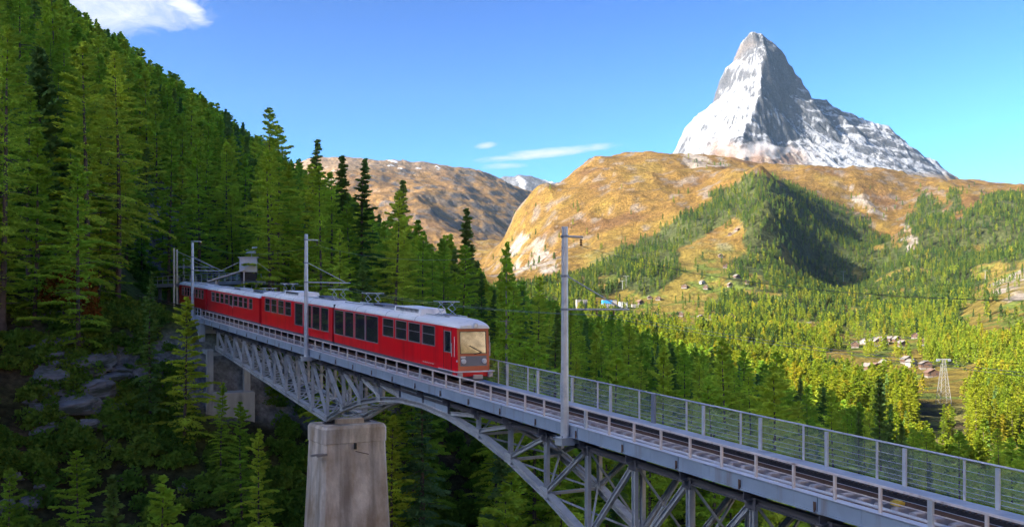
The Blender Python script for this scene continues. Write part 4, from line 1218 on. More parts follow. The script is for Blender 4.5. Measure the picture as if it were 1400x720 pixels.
def wall_mesh(m, w_out, w_in, s0, s1, h0, h1, wins):
    """one side wall with real openings"""
    ss = sorted(set([s0, s1] + [x for a in wins for x in a[:2]])); hs = sorted(set([h0, h1] + [x for a in wins for x in a[2:]]))
    def solid(i, j):
        if i < 0 or j < 0 or i >= len(ss) - 1 or j >= len(hs) - 1: return False
        cs, ch = (ss[i] + ss[i + 1]) / 2, (hs[j] + hs[j + 1]) / 2
        return not any(a < cs < b and c < ch < d for a, b, c, d in wins)
    for i in range(len(ss) - 1):
        for j in range(len(hs) - 1):
            if not solid(i, j): continue
            a, b, c, d = ss[i], ss[i + 1], hs[j], hs[j + 1]
            for w in (w_out, w_in): m.add([(w, a, c), (w, b, c), (w, b, d), (w, a, d)], [(0, 1, 2, 3)])
            for di, dj, e in ((-1, 0, ((a, c), (a, d))), (1, 0, ((b, c), (b, d))), (0, -1, ((a, c), (b, c))), (0, 1, ((a, d), (b, d)))):
                if not solid(i + di, j + dj):
                    (p0, p1), (q0, q1) = e
                    m.add([(w_out, p0, p1), (w_out, q0, q1), (w_in, q0, q1), (w_in, p0, p1)], [(0, 1, 2, 3)])
    return m

def pantograph(t, fr, s, zt, raised=1.0, flip=1):
    p = MB().box(-.55, .55, s - .5, s + .5, zt, zt + .06).build("pantograph", M['galv_dark'], t, fr)
    k = MB()
    for y in (-.45, .45):
        a, b, c = (y, s - flip * .35, zt + .08), (y * .8, s + flip * .55, zt + .45 * raised), (y * .9, s - flip * .35, zt + .88 * raised)
        k.tube(a, b, .022, n=6); k.tube(b, c, .018, n=6)
        a2, b2 = (y, s + flip * .40, zt + .08), (y * .8, s - flip * .55, zt + .45 * raised)
        k.tube(a2, b2, .022, n=6); k.tube(b2, (y * .9, s + flip * .35, zt + .88 * raised), .018, n=6)
    k.build("folding_arm", M['galv'], p, fr)
    h = MB()
    for d in (-.35, .35): h.tube((-.75, s + d, zt + .90 * raised), (.75, s + d, zt + .90 * raised), .024, n=6)
    h.box(-.75, -.70, s - .35, s + .35, zt + .93 * raised, zt + .95 * raised); h.box(.70, .75, s - .35, s + .35, zt + .93 * raised, zt + .95 * raised)
    h.build("collector_head", M['galv'], p, fr)

def railcar(label, s0, s1, wins, cab, roof_h=3.50, top_h=3.98, red='red', equipment=(), pantos=(), doors=(), zb=.86, group=None, bogies=None):
    o = B(WC, (s0 + s1) / 2, RAIL); t = empty("railcar", o, label, "train car", group)
    off = Bl(WC, (s0 + s1) / 2, RAIL); fr0 = lambda w, s, h: Bl(w + WC, s, h) - off       # w measured from the centre line here
    sf = s0 + (.55 if cab else .02)                # where the straight sides start
    body = MB()
    for sg in (-1, 1): wall_mesh(body, sg * HW, sg * (HW - .07), sf, s1 - .02, zb, roof_h - .02, wins)
    body.box(-HW + .07, HW - .07, s1 - .08, s1 - .02, zb, roof_h - .02)
    if not cab: body.box(-HW + .07, HW - .07, sf, sf + .06, zb, roof_h - .02)
    b = body.build("body", M[red], t, fr0)
    MB().box(-HW + .08, HW - .08, sf + .1, s1 - .1, zb, zb + .10).build("floor", M['interior'], t, fr0)
    # grey skirt
    m = MB(); m.loft([[( -HW - .004, s, zb - .002), (-HW + .12, s, .57), (HW - .12, s, .57), (HW + .004, s, zb - .002)] for s in (sf + .02, s1 - .04)]); m.build("skirt", M['skirt'], t, fr0)
    # seats
    n = int((s1 - sf - 3) / 1.6)
    for i in range(n):
        s = sf + 2.2 + i * 1.6
        for w in (-.85, .85):
            m = MB(); m.box(w - .28, w + .28, s - .22, s + .22, zb + .35, zb + .5); m.box(w - .28, w + .28, s + .20, s + .30, zb + .5, zb + 1.12); m.build("seat", M['seat'], t, fr0)
    # windows, both sides
    for a, c, d, e in wins:
        for sg in (-1, 1):
            f = MB(); y0, y1 = sg * (HW + .012), sg * (HW - .02)
            lo, hi = min(y0, y1), max(y0, y1)
            f.box(lo, hi, a - .03, a + .02, d - .03, e + .03); f.box(lo, hi, c - .02, c + .03, d - .03, e + .03)
            f.box(lo, hi, a + .021, c - .021, d - .03, d + .02); f.box(lo, hi, a + .021, c - .021, e - .02, e + .03)
            if e - d < 1.35 and c - a > 1.0 and not (a, c) in doors: f.box(lo + .003, hi - .003, a + .021, c - .021, d + (e - d) * .55, d + (e - d) * .55 + .03)
            fo = f.build("window", M['frame'], t, fr0)
            MB().box(sg * (HW - .05) - .006, sg * (HW - .05) + .006, a + .002, c - .002, d + .002, e - .002).build("pane", M['glass'], fo, fr0)
    for (a, c) in doors:
        for sg in (-1, 1):
            m = MB()
            for q in (a - .10, c + .06): m.box(sg * (HW + .004) - .004, sg * (HW + .004) + .004, q, q + .035, zb + .05, roof_h - .08)
            d = m.build("door", M['black'], t, fr0)
            MB().tube((sg * (HW + .05), a - .22, zb + .9), (sg * (HW + .05), a - .22, zb + 1.7), .02, n=6).build("door_handle", M['white'], d, fr0)
    # roof
    def rr(s, hw, hr, ht):
        prof = [(-1, 0), (-1, .22), (-.93, .55), (-.75, .80), (-.4, .95), (0, 1), (.4, .95), (.75, .80), (.93, .55), (1, .22), (1, 0)]
        return [(x * hw, s, hr + y * (ht - hr)) for x, y in prof]
    rings = []
    if cab: rings += [rr(s0 - .10, 1.04, roof_h - .06, roof_h + .14), rr(s0 + .12, 1.12, roof_h - .03, roof_h + .26), rr(s0 + .75, HW + .02, roof_h - .01, top_h - .08), rr(s0 + 1.3, HW + .03, roof_h, top_h)]
    else: rings += [rr(s0, HW - .06, roof_h, top_h - .10), rr(s0 + .25, HW + .03, roof_h, top_h)]
    rings += [rr(s1 - .25, HW + .03, roof_h, top_h), rr(s1, HW - .06, roof_h, top_h - .10)]
    roof = MB().loft(rings).build("roof", M['roof'], t, fr0)
    for q in (.27, .5, .77):                          # seams of the roof sheets
        sq = s0 + (s1 - s0) * q
        MB().loft([rr(sq - .025, HW + .042, roof_h + .01, top_h + .012), rr(sq + .025, HW + .042, roof_h + .01, top_h + .012)]).build("roof_seam", M['frame'], roof, fr0)
    for (a, c, w0, w1, hh, mm) in equipment:
        m = MB(); m.loft([[(w0 - .08, a, top_h - .14), (w1 + .08, a, top_h - .14), (w1, a + .12, top_h + hh), (w0, a + .12, top_h + hh)], [(w0 - .08, c, top_h - .14), (w1 + .08, c, top_h - .14), (w1, c - .12, top_h + hh), (w0, c - .12, top_h + hh)]])
        e = m.build("roof_box", M[mm], roof, fr0)
        m = MB(); k = a + .5
        while k < c - .4: m.box(w0 - .055, w0 - .02, k, k + .08, top_h + .02, top_h + hh - .05); k += .2
        if len(m.v): tag(m.build("vent_slats", M['black'], e, fr0), kind='stuff')
    for w in (-.62, .62): MB().box(w - .03, w + .03, s0 + 2, s1 - .8, top_h - .02, top_h + .06).build("roof_rail", M['galv'], roof, fr0)
    for s, up, fl in pantos: pantograph(t, fr0, s, top_h + .02, up, fl)
    # running gear
    for sb in (bogies or (s0 + 3.2, s1 - 3.2)):
        g = MB().box(-.62, .62, sb - 1.35, sb + 1.35, RAIL + .18, .56).build("bogie", M['black'], t, fr0)
        for ds in (-.95, .95):
            for w in (-.52, .52): MB().tube((w - .05, sb + ds, RAIL + .33), (w + .05, sb + ds, RAIL + .33), .33, n=16).build("wheel", M['rust'], g, fr0)
    for q in (.38, .5, .62):
        sq = s0 + (s1 - s0) * q; MB().box(-.8, .8, sq - .9, sq + .8, RAIL + .22, .565).build("underframe_box", M['black'], t, fr0)
    if cab: front(t, fr0, s0, sf, roof_h, zb, red)
    return t

def front(t, fr, s0, sf, rh, zb, red):
    """driver's end: slanted corners, big windscreen, lamps, buffer beam"""
    xs = 1.06                                            # half width of the flat front
    lo, md, hi = .92, 1.92, rh - .05
    lean = lambda h: s0 - .06 + .16 * (h - lo) / (hi - lo)     # the front leans back a little
    for sg in (-1, 1):                                   # corner panels
        m = MB(); m.add([(sg * HW, sf, zb), (sg * xs, lean(lo), lo), (sg * xs, lean(hi), hi), (sg * HW, sf, hi),
                         (sg * (HW - .06), sf, zb), (sg * (xs - .06), lean(lo) + .04, lo), (sg * (xs - .06), lean(hi) + .04, hi), (sg * (HW - .06), sf, hi)],
                        [(0, 1, 2, 3), (7, 6, 5, 4), (0, 4, 5, 1), (3, 2, 6, 7), (1, 5, 6, 2), (0, 3, 7, 4)])
        m.build("corner_panel", M[red], t, fr)
        MB().tube((sg * (xs + .13), sf - .36, 1.75), (sg * (xs + .13), sf - .36, 2.95), .022, n=6).build("grab_rail", M['white'], t, fr)
    def slab(x0, x1, h0, h1, d0, d1):
        return MB().add([(x, lean(h) + d, h) for d in (d0, d1) for (x, h) in ((x0, h0), (x1, h0), (x1, h1), (x0, h1))], [(3, 2, 1, 0), (4, 5, 6, 7), (0, 1, 5, 4), (1, 2, 6, 5), (2, 3, 7, 6), (3, 0, 4, 7)])
    f = slab(-xs, xs, lo, 1.20, -.0, .06).build("front_apron", M['orange'], t, fr)
    fm = MB()
    for a in ((-xs, -.90, 1.205, hi), (.90, xs, 1.205, hi), (-.899, .899, 3.27, hi), (-.899, .899, 1.80, md)):
        q = slab(*a, -.0, .06); fm.add(q.v, q.f)
    wf = fm.build("windscreen_frame", M['orange'], t, fr)
    sh = slab(-.895, .895, md + .004, 3.266, .02, .035); sh.build("windscreen", M['shield'], wf, fr)
    gm = MB()
    for a in ((-.895, -.86, md + .004, 3.266), (.86, .895, md + .004, 3.266), (-.859, .859, md + .004, md + .04), (-.859, .859, 3.23, 3.266)):
        q = slab(*a, .0, .019); gm.add(q.v, q.f)
    gm.build("seal", M['black'], wf, fr)
    w = MB(); w.tube((.05, lean(md) - .04, md - .02), (.55, lean(2.15) - .05, 2.02), .02, n=6); w.tube((-.25, lean(2.3) - .05, 2.42), (.55, lean(2.1) - .055, 2.02), .016, n=6)
    w.build("wiper", M['black'], wf, fr)
    g = slab(-.895, .895, 1.205, 1.796, .012, .06).build("lamp_panel", M['grey_panel'], t, fr)
    for sg in (-1, 1):
        for k, x in enumerate((.70, .98)):
            c = (sg * x, lean(1.5) - .10 + .16 * k, 1.50)
            l = MB().tube((c[0], c[1] + .22, c[2]), c, .13 if k == 0 else .12, .15 if k == 0 else .135, 14).build("headlamp" if k == 0 else "marker_lamp", M['white'], g, fr)
            MB().tube((c[0], c[1] - .001, c[2]), (c[0], c[1] - .03, c[2]), .115, .10, 14).build("lens", M['lamp_red'] if (k == 1 and sg > 0) else M['lamp'], l, fr) if False else None
            MB().tube((c[0], c[1] - .002, c[2]), (c[0], c[1] - .035, c[2]), .115, .095, 14).build("lamp_lens", M['lamp_red'] if (k == 1 and sg > 0) else M['lamp'], g, fr)
    MB().box(-.85, -.55, lean(1.75) - .02, lean(1.75) - .001, 1.69, 1.78).build("number_plate", M['white'], t, fr)
    for i in range(6): MB().box(-HW - .008, -HW - .002, s0 + 2.9 + i * .28, s0 + 2.9 + i * .28 + .12, 1.02, 1.08).build("side_mark", M['white'], t, fr)
    # roof lamp
    l = MB().tube((.05, s0 - .02, rh + .12), (.05, s0 - .20, rh + .12), .15, .16, 16).build("roof_lamp", M['white'], t, fr)
    MB().tube((.05, s0 - .201, rh + .12), (.05, s0 - .23, rh + .12), .12, .10, 16).build("lamp_lens", M['lamp'], l, fr)
    # buffer beam, steps, coupler, plough
    bb = MB().box(-HW + .02, HW - .02, s0 - .16, s0 + .35, .60, .915).build("buffer_beam", M[red], t, fr)
    MB().box(-HW - .06, HW + .06, s0 - .26, s0 - .165, .86, .93).build("front_bar", M['white'], bb, fr)
    for sg in (-1, 1):
        MB().box(sg * 1.30 - .03, sg * 1.30 + .03, s0 - .17, s0 + 2.1, .86, .915).build("side_step", M['white'], bb, fr)
        m = MB(); m.box(sg * 1.02 - .14, sg * 1.02 + .14, s0 - .30, s0 - .165, .55, .83); m.tube((sg * 1.02 - .06, s0 - .30, .76), (sg * 1.02 - .06, s0 - .38, .76), .05, n=8); m.tube((sg * 1.02 + .06, s0 - .30, .62), (sg * 1.02 + .06, s0 - .38, .62), .05, n=8)
        m.build("hose_box", M['frame'], bb, fr)
    m = MB(); m.tube((0, s0 + .1, .62), (0, s0 - .55, .62), .08, n=10); m.box(-.30, .30, s0 - .62, s0 - .50, .52, .74); m.build("coupler", M['frame'], bb, fr)
    MB().add([(-.75, s0 + .10, .30), (.75, s0 + .10, .30), (.62, s0 + .06, .58), (-.62, s0 + .06, .58), (-.75, s0 + .16, .30), (.75, s0 + .16, .30), (.62, s0 + .12, .58), (-.62, s0 + .12, .58)],
             [(0, 1, 2, 3), (7, 6, 5, 4), (0, 4, 5, 1), (3, 2, 6, 7), (1, 5, 6, 2), (0, 3, 7, 4)]).build("plough", M['skirt'], t, fr)

def build_train():
    z2 = lambda x, o: 440 + x / 5.142 if o else 240 + x / 5.142
    def wins_of(pairs, h0, h1, o): return [tuple(sorted((s_at(z2(a, o)), s_at(z2(b, o))))) + (h0, h1) for a, b in pairs]
    small, tall = (2.16, 3.36), (1.52, 3.36)
    wA = wins_of(((705, 795), (608, 690), (517, 595), (428, 503)), *small, 1) + wins_of(((307, 395), (232, 302), (160, 222), (88, 152)), *tall, 1)
    s0 = s_at(617) - .45
    cabw = wins_of(((860, 906),), 1.98, 3.22, 1)
    sj, se = s_at(455.5), s_at(357.5)
    railcar("front car of the red train with white roof, cab windscreen and headlamps", s0, sj - .18, wA + cabw, True, doors=[cabw[0][:2]],
            equipment=((s0 + 5.2, s0 + 9.6, -.95, .75, .32, 'roof'), (s0 + 12.2, s0 + 14.6, -.5, .5, .22, 'galv_dark')), pantos=((s0 + 3.6, .95, 1), (s0 + 15.8, .95, -1)), group="cars of the red train")
    wB = wins_of(((1020, 1075), (960, 1012), (903, 954), (838, 893)), *tall, 0) + wins_of(((770, 812), (720, 760), (672, 710), (628, 663)), *small, 0)
    railcar("second car of the red train, behind the middle mast, with tall windows", sj + .18, se, wB, False,
            equipment=((sj + 9.0, sj + 13.5, -.95, .75, .32, 'roof'), (sj + 3.8, sj + 5.6, -.5, .5, .22, 'galv_dark')), pantos=((sj + 2.2, .95, 1), (sj + 15.2, .95, 1)), group="cars of the red train")
    # bellows between the two
    o = B(WC, sj, RAIL)
    m = MB(); off = Bl(WC, sj, RAIL)
    for i in range(5): m.box(-HW + .10 + .02 * (i % 2), HW - .10 - .02 * (i % 2), sj - .18 + .072 * i + .001, sj - .18 + .072 * (i + 1) - .001, .7, 3.75)
    tag(m.build("gangway_bellows", M['black'], None, lambda w, s, h: Bl(w + WC, s, h) - off, o), "black folded bellows joining the two front cars", "bellows")
    # older car behind
    s2, s3 = se + .75, s_at(283.5)
    pairs = ((515, 540), (477, 504), (441, 471), (406, 436), (344, 371), (313, 338), (281, 307), (252, 275))
    wC = wins_of(pairs, 2.02, 3.04, 0); dr = wins_of(((377, 400),), 1.95, 3.06, 0)
    endw = railcar("older red car with a row of plain windows behind the two front cars", s2, s3, wC + dr, False, roof_h=3.24, top_h=3.66, red='red_dark', doors=[dr[0][:2]],
            equipment=((s2 + 1.6, s2 + 4.5, -.6, .6, .22, 'galv_dark'), (s2 + 9, s2 + 12, -.6, .6, .18, 'galv')), pantos=((s2 + 1.2, .55, 1),), group="cars of the red train")
    off = Bl(WC, (s2 + s3) / 2, RAIL); fr = lambda w, s, h: Bl(w + WC, s, h) - off
    f = MB().box(-.5, .5, s2 - .012, s2 + .018, 2.0, 3.1).build("end_window", M['frame'], endw, fr); MB().box(-.44, .44, s2 - .03, s2 - .013, 2.06, 3.04).build("pane", M['window_dark'], f, fr)
    for w in (-.9, .9):
        l = MB().tube((w, s2, 1.3), (w, s2 - .14, 1.3), .14, .15, 12).build("headlamp", M['white'], endw, fr); MB().tube((w, s2 - .141, 1.3), (w, s2 - .17, 1.3), .11, .1, 12).build("lamp_lens", M['lamp'], l, fr)
    MB().box(-1.1, 1.1, s2 - .12, s2 + .02, .62, .85).build("buffer_beam", M['red_dark'], endw, fr)
    # last car
    s4 = s3 + .7
    wD = [(s4 + 1.2 + 1.55 * i, s4 + 2.4 + 1.55 * i, 2.02, 3.04) for i in range(8)]
    railcar("last red car half hidden behind the rear mast", s4, s4 + 15, wD, False, roof_h=3.24, top_h=3.66, red='red_dark', group="cars of the red train")
build_train()

# ------------------------------------------------------------------ single trees that stand out
def hero(kind, px, top, D, label, pool=None, bark=None, hmin=8, hmax=33, squash=1.0, i=0):
    X = (px - 700) / F * D; z = float(ground(np.array([X]), np.array([D]))[0]) - .2
    H = min(hmax, max(hmin, (430 - top) / F * D - z))
    pl = pool or (NEAR_S if kind == 'spruce' else NEAR_L); H0, ms = pl[i % len(pl)]
    return one_tree(kind, ms, H0, H, (X, D, z), px * .37, label, None, squash)

def heroes():
    slim = [(26, conifer_meshes("slim_larch", M['larch'], M['bark_pale'], seed=501, H=26, R=2.3, base=.42, nbr=70, nsp=40, size=.6, taper=.6, sticks=40))]
    pine = [(22, conifer_meshes("stone_pine", M['spruce'], seed=520, H=22, R=4.2, base=.2, nbr=95, nsp=80, size=.7, up=.25, droop=.15, taper=.5, sticks=20, wid=.32))]
    L = [('larch', 117, 42, 118, "tall bright larch with long drooping branches, left of the rear mast", None, 0, 1.1),
         ('larch', 162, 62, 124, "tall dark green larch right beside the tallest bright larch on the left", None, 3, 1.0),
         ('larch', 4, -30, 104, "tall larch trunk cut by the left edge of the picture", None, 1, 1.0),
         ('pine', 52, 70, 118, "blue green pine with upswept boughs near the left edge", pine, 0, 1.0),
         ('larch', 48, 178, 108, "young fresh green larch low on the far left", None, 5, 1.0),
         ('larch', 106, 262, 112, "small bright larch above the rock face on the left", None, 5, .95),
         ('larch', 232, 182, 150, "slim bright larch rising behind the station posts", None, 2, 1.0),
         ('larch', 272, 190, 158, "pale green larch directly behind the rear mast", None, 0, 1.0),
         ('spruce', 204, 372, 100, "dark spruce below the station bank, left of the bridge end", None, 2, 1.0),
         ('larch', 252, 405, 99, "bushy green larch covering the left end of the bridge", None, 5, 1.05),
         ('larch', 330, 548, 92, "bright larch growing up in front of the masonry base of the bridge", None, 5, 1.0),
         ('larch', 302, 522, 97, "larch half covering the masonry base of the bridge end", None, 2, .9),
         ('larch', 352, 585, 88, "young larch low in the ravine left of the pier", None, 5, .9),
         ('larch', 388, 172, 150, "broad tall larch whose top meets the sky behind the train", None, 1, 1.15),
         ('spruce', 428, 190, 165, "first dark pointed spruce top on the skyline behind the train", None, 1, 1.3),
         ('spruce', 470, 212, 150, "dark pointed spruce top on the skyline above the second car", None, 0, 1.3),
         ('spruce', 492, 200, 152, "highest dark pointed spruce top above the front cars", None, 1, 1.3),
         ('larch', 455, 235, 140, "yellowish larch below the pointed spruce tops", None, 3, 1.1),
         ('spruce', 548, 246, 150, "lone pointed spruce top against the brown mountain", None, 1, 1.3),
         ('spruce', 640, 284, 160, "slender pointed spruce right of the brown mountain gap", None, 0, 1.3),
         ('slim larch', 691, 332, 118, "thin bare trunked larch beside the front of the train", slim, 0, .8),
         ('larch', 733, 458, 100, "small bright larch just behind the fence near the train", None, 5, .9),
         ('larch', 976, 514, 118, "bright rounded larch behind the middle of the mesh fence", None, 2, 1.2)]
    for kind, px, top, D, lab, pool, i, sq in L:
        hero(kind.replace(' ', '_'), px, top, D, lab, pool, i=i, squash=sq)

# ------------------------------------------------------------------ shrubs, rocks
def leaf_ball(seed, n, r, size, squash=.7):
    g = np.random.default_rng(seed)
    d = g.normal(0, 1, (n, 3)); d /= np.linalg.norm(d, axis=1)[:, None]
    lob = 1 + .35 * np.sin(d[:, 0] * 3 + seed) * np.cos(d[:, 1] * 4 - seed)
    p = d * (r * g.random(n) ** .4 * lob)[:, None]; p[:, 2] = np.abs(p[:, 2]) * squash * 1.4
    a = g.normal(0, 1, (n, 3)); a /= np.linalg.norm(a, axis=1)[:, None]; b = np.cross(a, g.normal(0, 1, (n, 3))); b /= np.linalg.norm(b, axis=1)[:, None]
    s = size * g.uniform(.6, 1.3, n)[:, None]
    v = np.stack([p - a * s * .5, p + b * s * .3, p + a * s * .5, p - b * s * .3], 1).reshape(-1, 3)
    return v, np.arange(n * 4).reshape(-1, 4)

def near_hit(px, py, d0=52, d1=300):
    D = np.linspace(d0, d1, 1200); X = (px - 700) / F * D; row = 430 - ground(X, D) / D * F
    i = int(np.argmax(row <= py)); return Vector((X[i], D[i], float(ground(X[i:i + 1], D[i:i + 1])[0])))

def undergrowth():
    ms = []
    for i in range(4):
        v, f = leaf_ball(600 + i, 420, 1.0, .30); ms.append(fast_mesh("shrub", v, f, mats=(M['shrub'],)))
    c = col_of("shrub", ms); g = np.random.default_rng(31); n = 26000
    D = g.uniform(52, 240, n) ** 1.0; P = g.uniform(-60, 1460, n); X = (P - 700) / F * D
    s, w = sw_of(X, D); Z = ground(X, D)
    ok = ~((np.abs(w - 2) < 4.5) & (s > 68)) & (g.random(n) < .35 + .5 * fbm(X / 8, D / 8, 3, 17)) & ~((np.abs(w - 2) < 5) & (s > 28) & (s < 42))
    X, D, Z = X[ok], D[ok], Z[ok]
    scatter("undergrowth", np.stack([X, D, Z - .1], 1), g.uniform(.4, 1.8, len(X)), g.uniform(0, 6.28, len(X)), g.integers(0, 4, len(X)), c, "low shrubs and grass tufts covering the shaded slopes", "undergrowth")
    # orange shrub on the left slope
    v, f = leaf_ball(650, 900, 1.6, .34, .9)
    for (px, py, k, lab) in ((94, 352, 1.9, "orange leaved shrub among the green larches on the left"), (118, 330, 1.0, "small rust coloured bush beside the larger orange shrub")):
        D0 = 108.; X0 = (px - 700) / F * D0; p = Vector((X0, D0, float(ground(np.array([X0]), np.array([D0]))[0]) - .1))
        t = empty("autumn_shrub", p, lab, "shrub"); t.scale = (k, k, k)
        link("leaves", fast_mesh("autumn_leaves", v, f, mats=(M['rust_leaf'],)), t, (0, 0, 1.5))
        mb = MB()
        for q in range(5): mb.tube((0, 0, -.4), (.7 * math.cos(q * 1.3), .7 * math.sin(q * 1.3), 2.6), .06, .02, 5)
        mb.build("stems", M['bark'], t, None)

def rock_mesh(seed, sx, sy, sz):
    import bmesh
    g = random.Random(seed); bm = bmesh.new()
    for _ in range(26):
        d = Vector((g.gauss(0, 1), g.gauss(0, 1), g.gauss(0, 1))).normalized()
        k = 1 / max(abs(d.x), abs(d.y), abs(d.z)) ** .75
        bm.verts.new((d.x * sx * k * g.uniform(.72, 1), d.y * sy * k * g.uniform(.72, 1), d.z * sz * k * g.uniform(.72, 1)))
    r = bmesh.ops.convex_hull(bm, input=bm.verts)
    bmesh.ops.delete(bm, geom=[e for e in r['geom_unused'] if isinstance(e, bmesh.types.BMVert)], context='VERTS')
    bmesh.ops.bevel(bm, geom=list(bm.edges), offset=.03 * min(sx, sy, sz), segments=1, affect='EDGES')
    bmesh.ops.triangulate(bm, faces=bm.faces)
    bmesh.ops.subdivide_edges(bm, edges=list(bm.edges), cuts=1, use_grid_fill=True)
    bmesh.ops.triangulate(bm, faces=bm.faces); bmesh.ops.subdivide_edges(bm, edges=[e for e in bm.edges if e.calc_length() > .22], cuts=1)
    bm.normal_update()
    from mathutils import noise as mn
    for v in bm.verts: v.co += v.normal * ((.14 * min(sx, sy, sz)) * (mn.noise(v.co * 2.3 + Vector((seed, 0, 0))) + .7 * mn.noise(v.co * 6.1)))
    me = bpy.data.meshes.new("rock"); bm.to_mesh(me); bm.free(); me.materials.append(M['rock'])
    return me

def rocks():
    g = random.Random(12)
    pools = [rock_mesh(i, 1, .8 + .1 * (i % 3), .62 + .1 * (i % 4)) for i in range(6)]
    big = [(100, 470, 3.4), (118, 500, 3.8), (78, 520, 3.0), (130, 535, 3.2), (95, 556, 3.6), (150, 520, 2.4), (72, 492, 2.6), (64, 560, 2.4), (112, 585, 2.6), (145, 560, 2.2), (88, 440, 1.8), (66, 432, 1.6), (104, 434, 1.5),
           (18, 655, 2.0), (40, 690, 2.2), (8, 700, 2.6), (55, 668, 1.4), (30, 632, 1.3), (120, 640, 1.2), (150, 612, 1.3), (165, 655, 1.2), (250, 668, 1.2), (600, 690, 1.8), (560, 700, 1.6), (625, 705, 1.5), (90, 610, 1.6)]
    extra = [(g.uniform(48, 165), g.uniform(432, 592), g.uniform(.5, 1.1)) for _ in range(46)]
    big = [(x, y, k * (.66 if x < 160 and y < 600 else .5)) for x, y, k in big] + extra
    for i, (px, py, k) in enumerate(big):
        p = near_hit(px, py); o = link("rock", pools[i % 6], None, p)
        slab = px < 170 and py < 600
        o.scale = (k * (1.5 if slab else 1), k * g.uniform(.8, 1.1), k * (g.uniform(.5, .8) if slab else g.uniform(.7, 1.0)))
        o.rotation_euler = (g.uniform(.05, .35), g.uniform(-.25, .1), g.uniform(.1, .8)) if slab else (g.uniform(-.3, .3), g.uniform(-.3, .3), g.uniform(0, 6.28))
        if px < 160 and py < 600: tag(o, "grey rock of the outcrop on the dark slope left of the bridge", "rock", "outcrop rocks on the left")
        elif px < 300: tag(o, "small grey rock in the lower left corner of the ravine", "rock", "scree rocks at lower left")
        else: tag(o, "dark rock on the ravine floor right of the pier", "rock", "rocks right of the pier")

# ------------------------------------------------------------------ houses, pylons, station
def chalet(px, py, L, W, H, wallm, roofm, rz, label, group):
    p = ray_hit(px, py, 720); t = empty("chalet", p - Vector((0, 0, .6)), label, "house", group); t.rotation_euler = (0, 0, rz)
    rh = H * .55
    m = MB(); m.add([(x, y, z) for y in (-W / 2, W / 2) for (x, z) in ((-L / 2, 0), (L / 2, 0), (L / 2, H), (0, H + rh), (-L / 2, H))],
                    [(0, 1, 2, 3, 4), (9, 8, 7, 6, 5), (0, 5, 6, 1), (1, 6, 7, 2), (4, 9, 5, 0)]); m.build("wall", M[wallm], t, None)
    MB().box(-L / 2 - .05, L / 2 + .05, -W / 2 - .05, W / 2 + .05, -.8, H * .28).build("plinth", M['slate'], t, None)
    r = MB(); e = 1.0; k = rh / (L / 2)
    for sg in (-1, 1): r.add([(sg * (L / 2 + e), y, H - e * k + d) for d in (.05, .35) for y in (-W / 2 - e, W / 2 + e)] + [(0, y, H + rh + d) for d in (.05, .35) for y in (-W / 2 - e, W / 2 + e)],
                             [(0, 1, 5, 4), (2, 6, 7, 3), (0, 4, 6, 2), (1, 3, 7, 5), (0, 2, 3, 1), (4, 5, 7, 6)])
    ro = r.build("roof", M[roofm], t, None)
    MB().box(L * .2, L * .2 + .8, -.4, .4, H + rh * .3, H + rh + .7).build("chimney", M['slate'], ro, None)
    for x in (-.28, .28):
        MB().box(x * L - .55, x * L + .55, -W / 2 - .09, -W / 2 + .02, H * .5, H * .82).build("window", M['window_dark'], t, None)
    MB().box(-.5, .5, -W / 2 - .10, -W / 2 + .02, .0, H * .42).build("door", M['timber'], t, None)

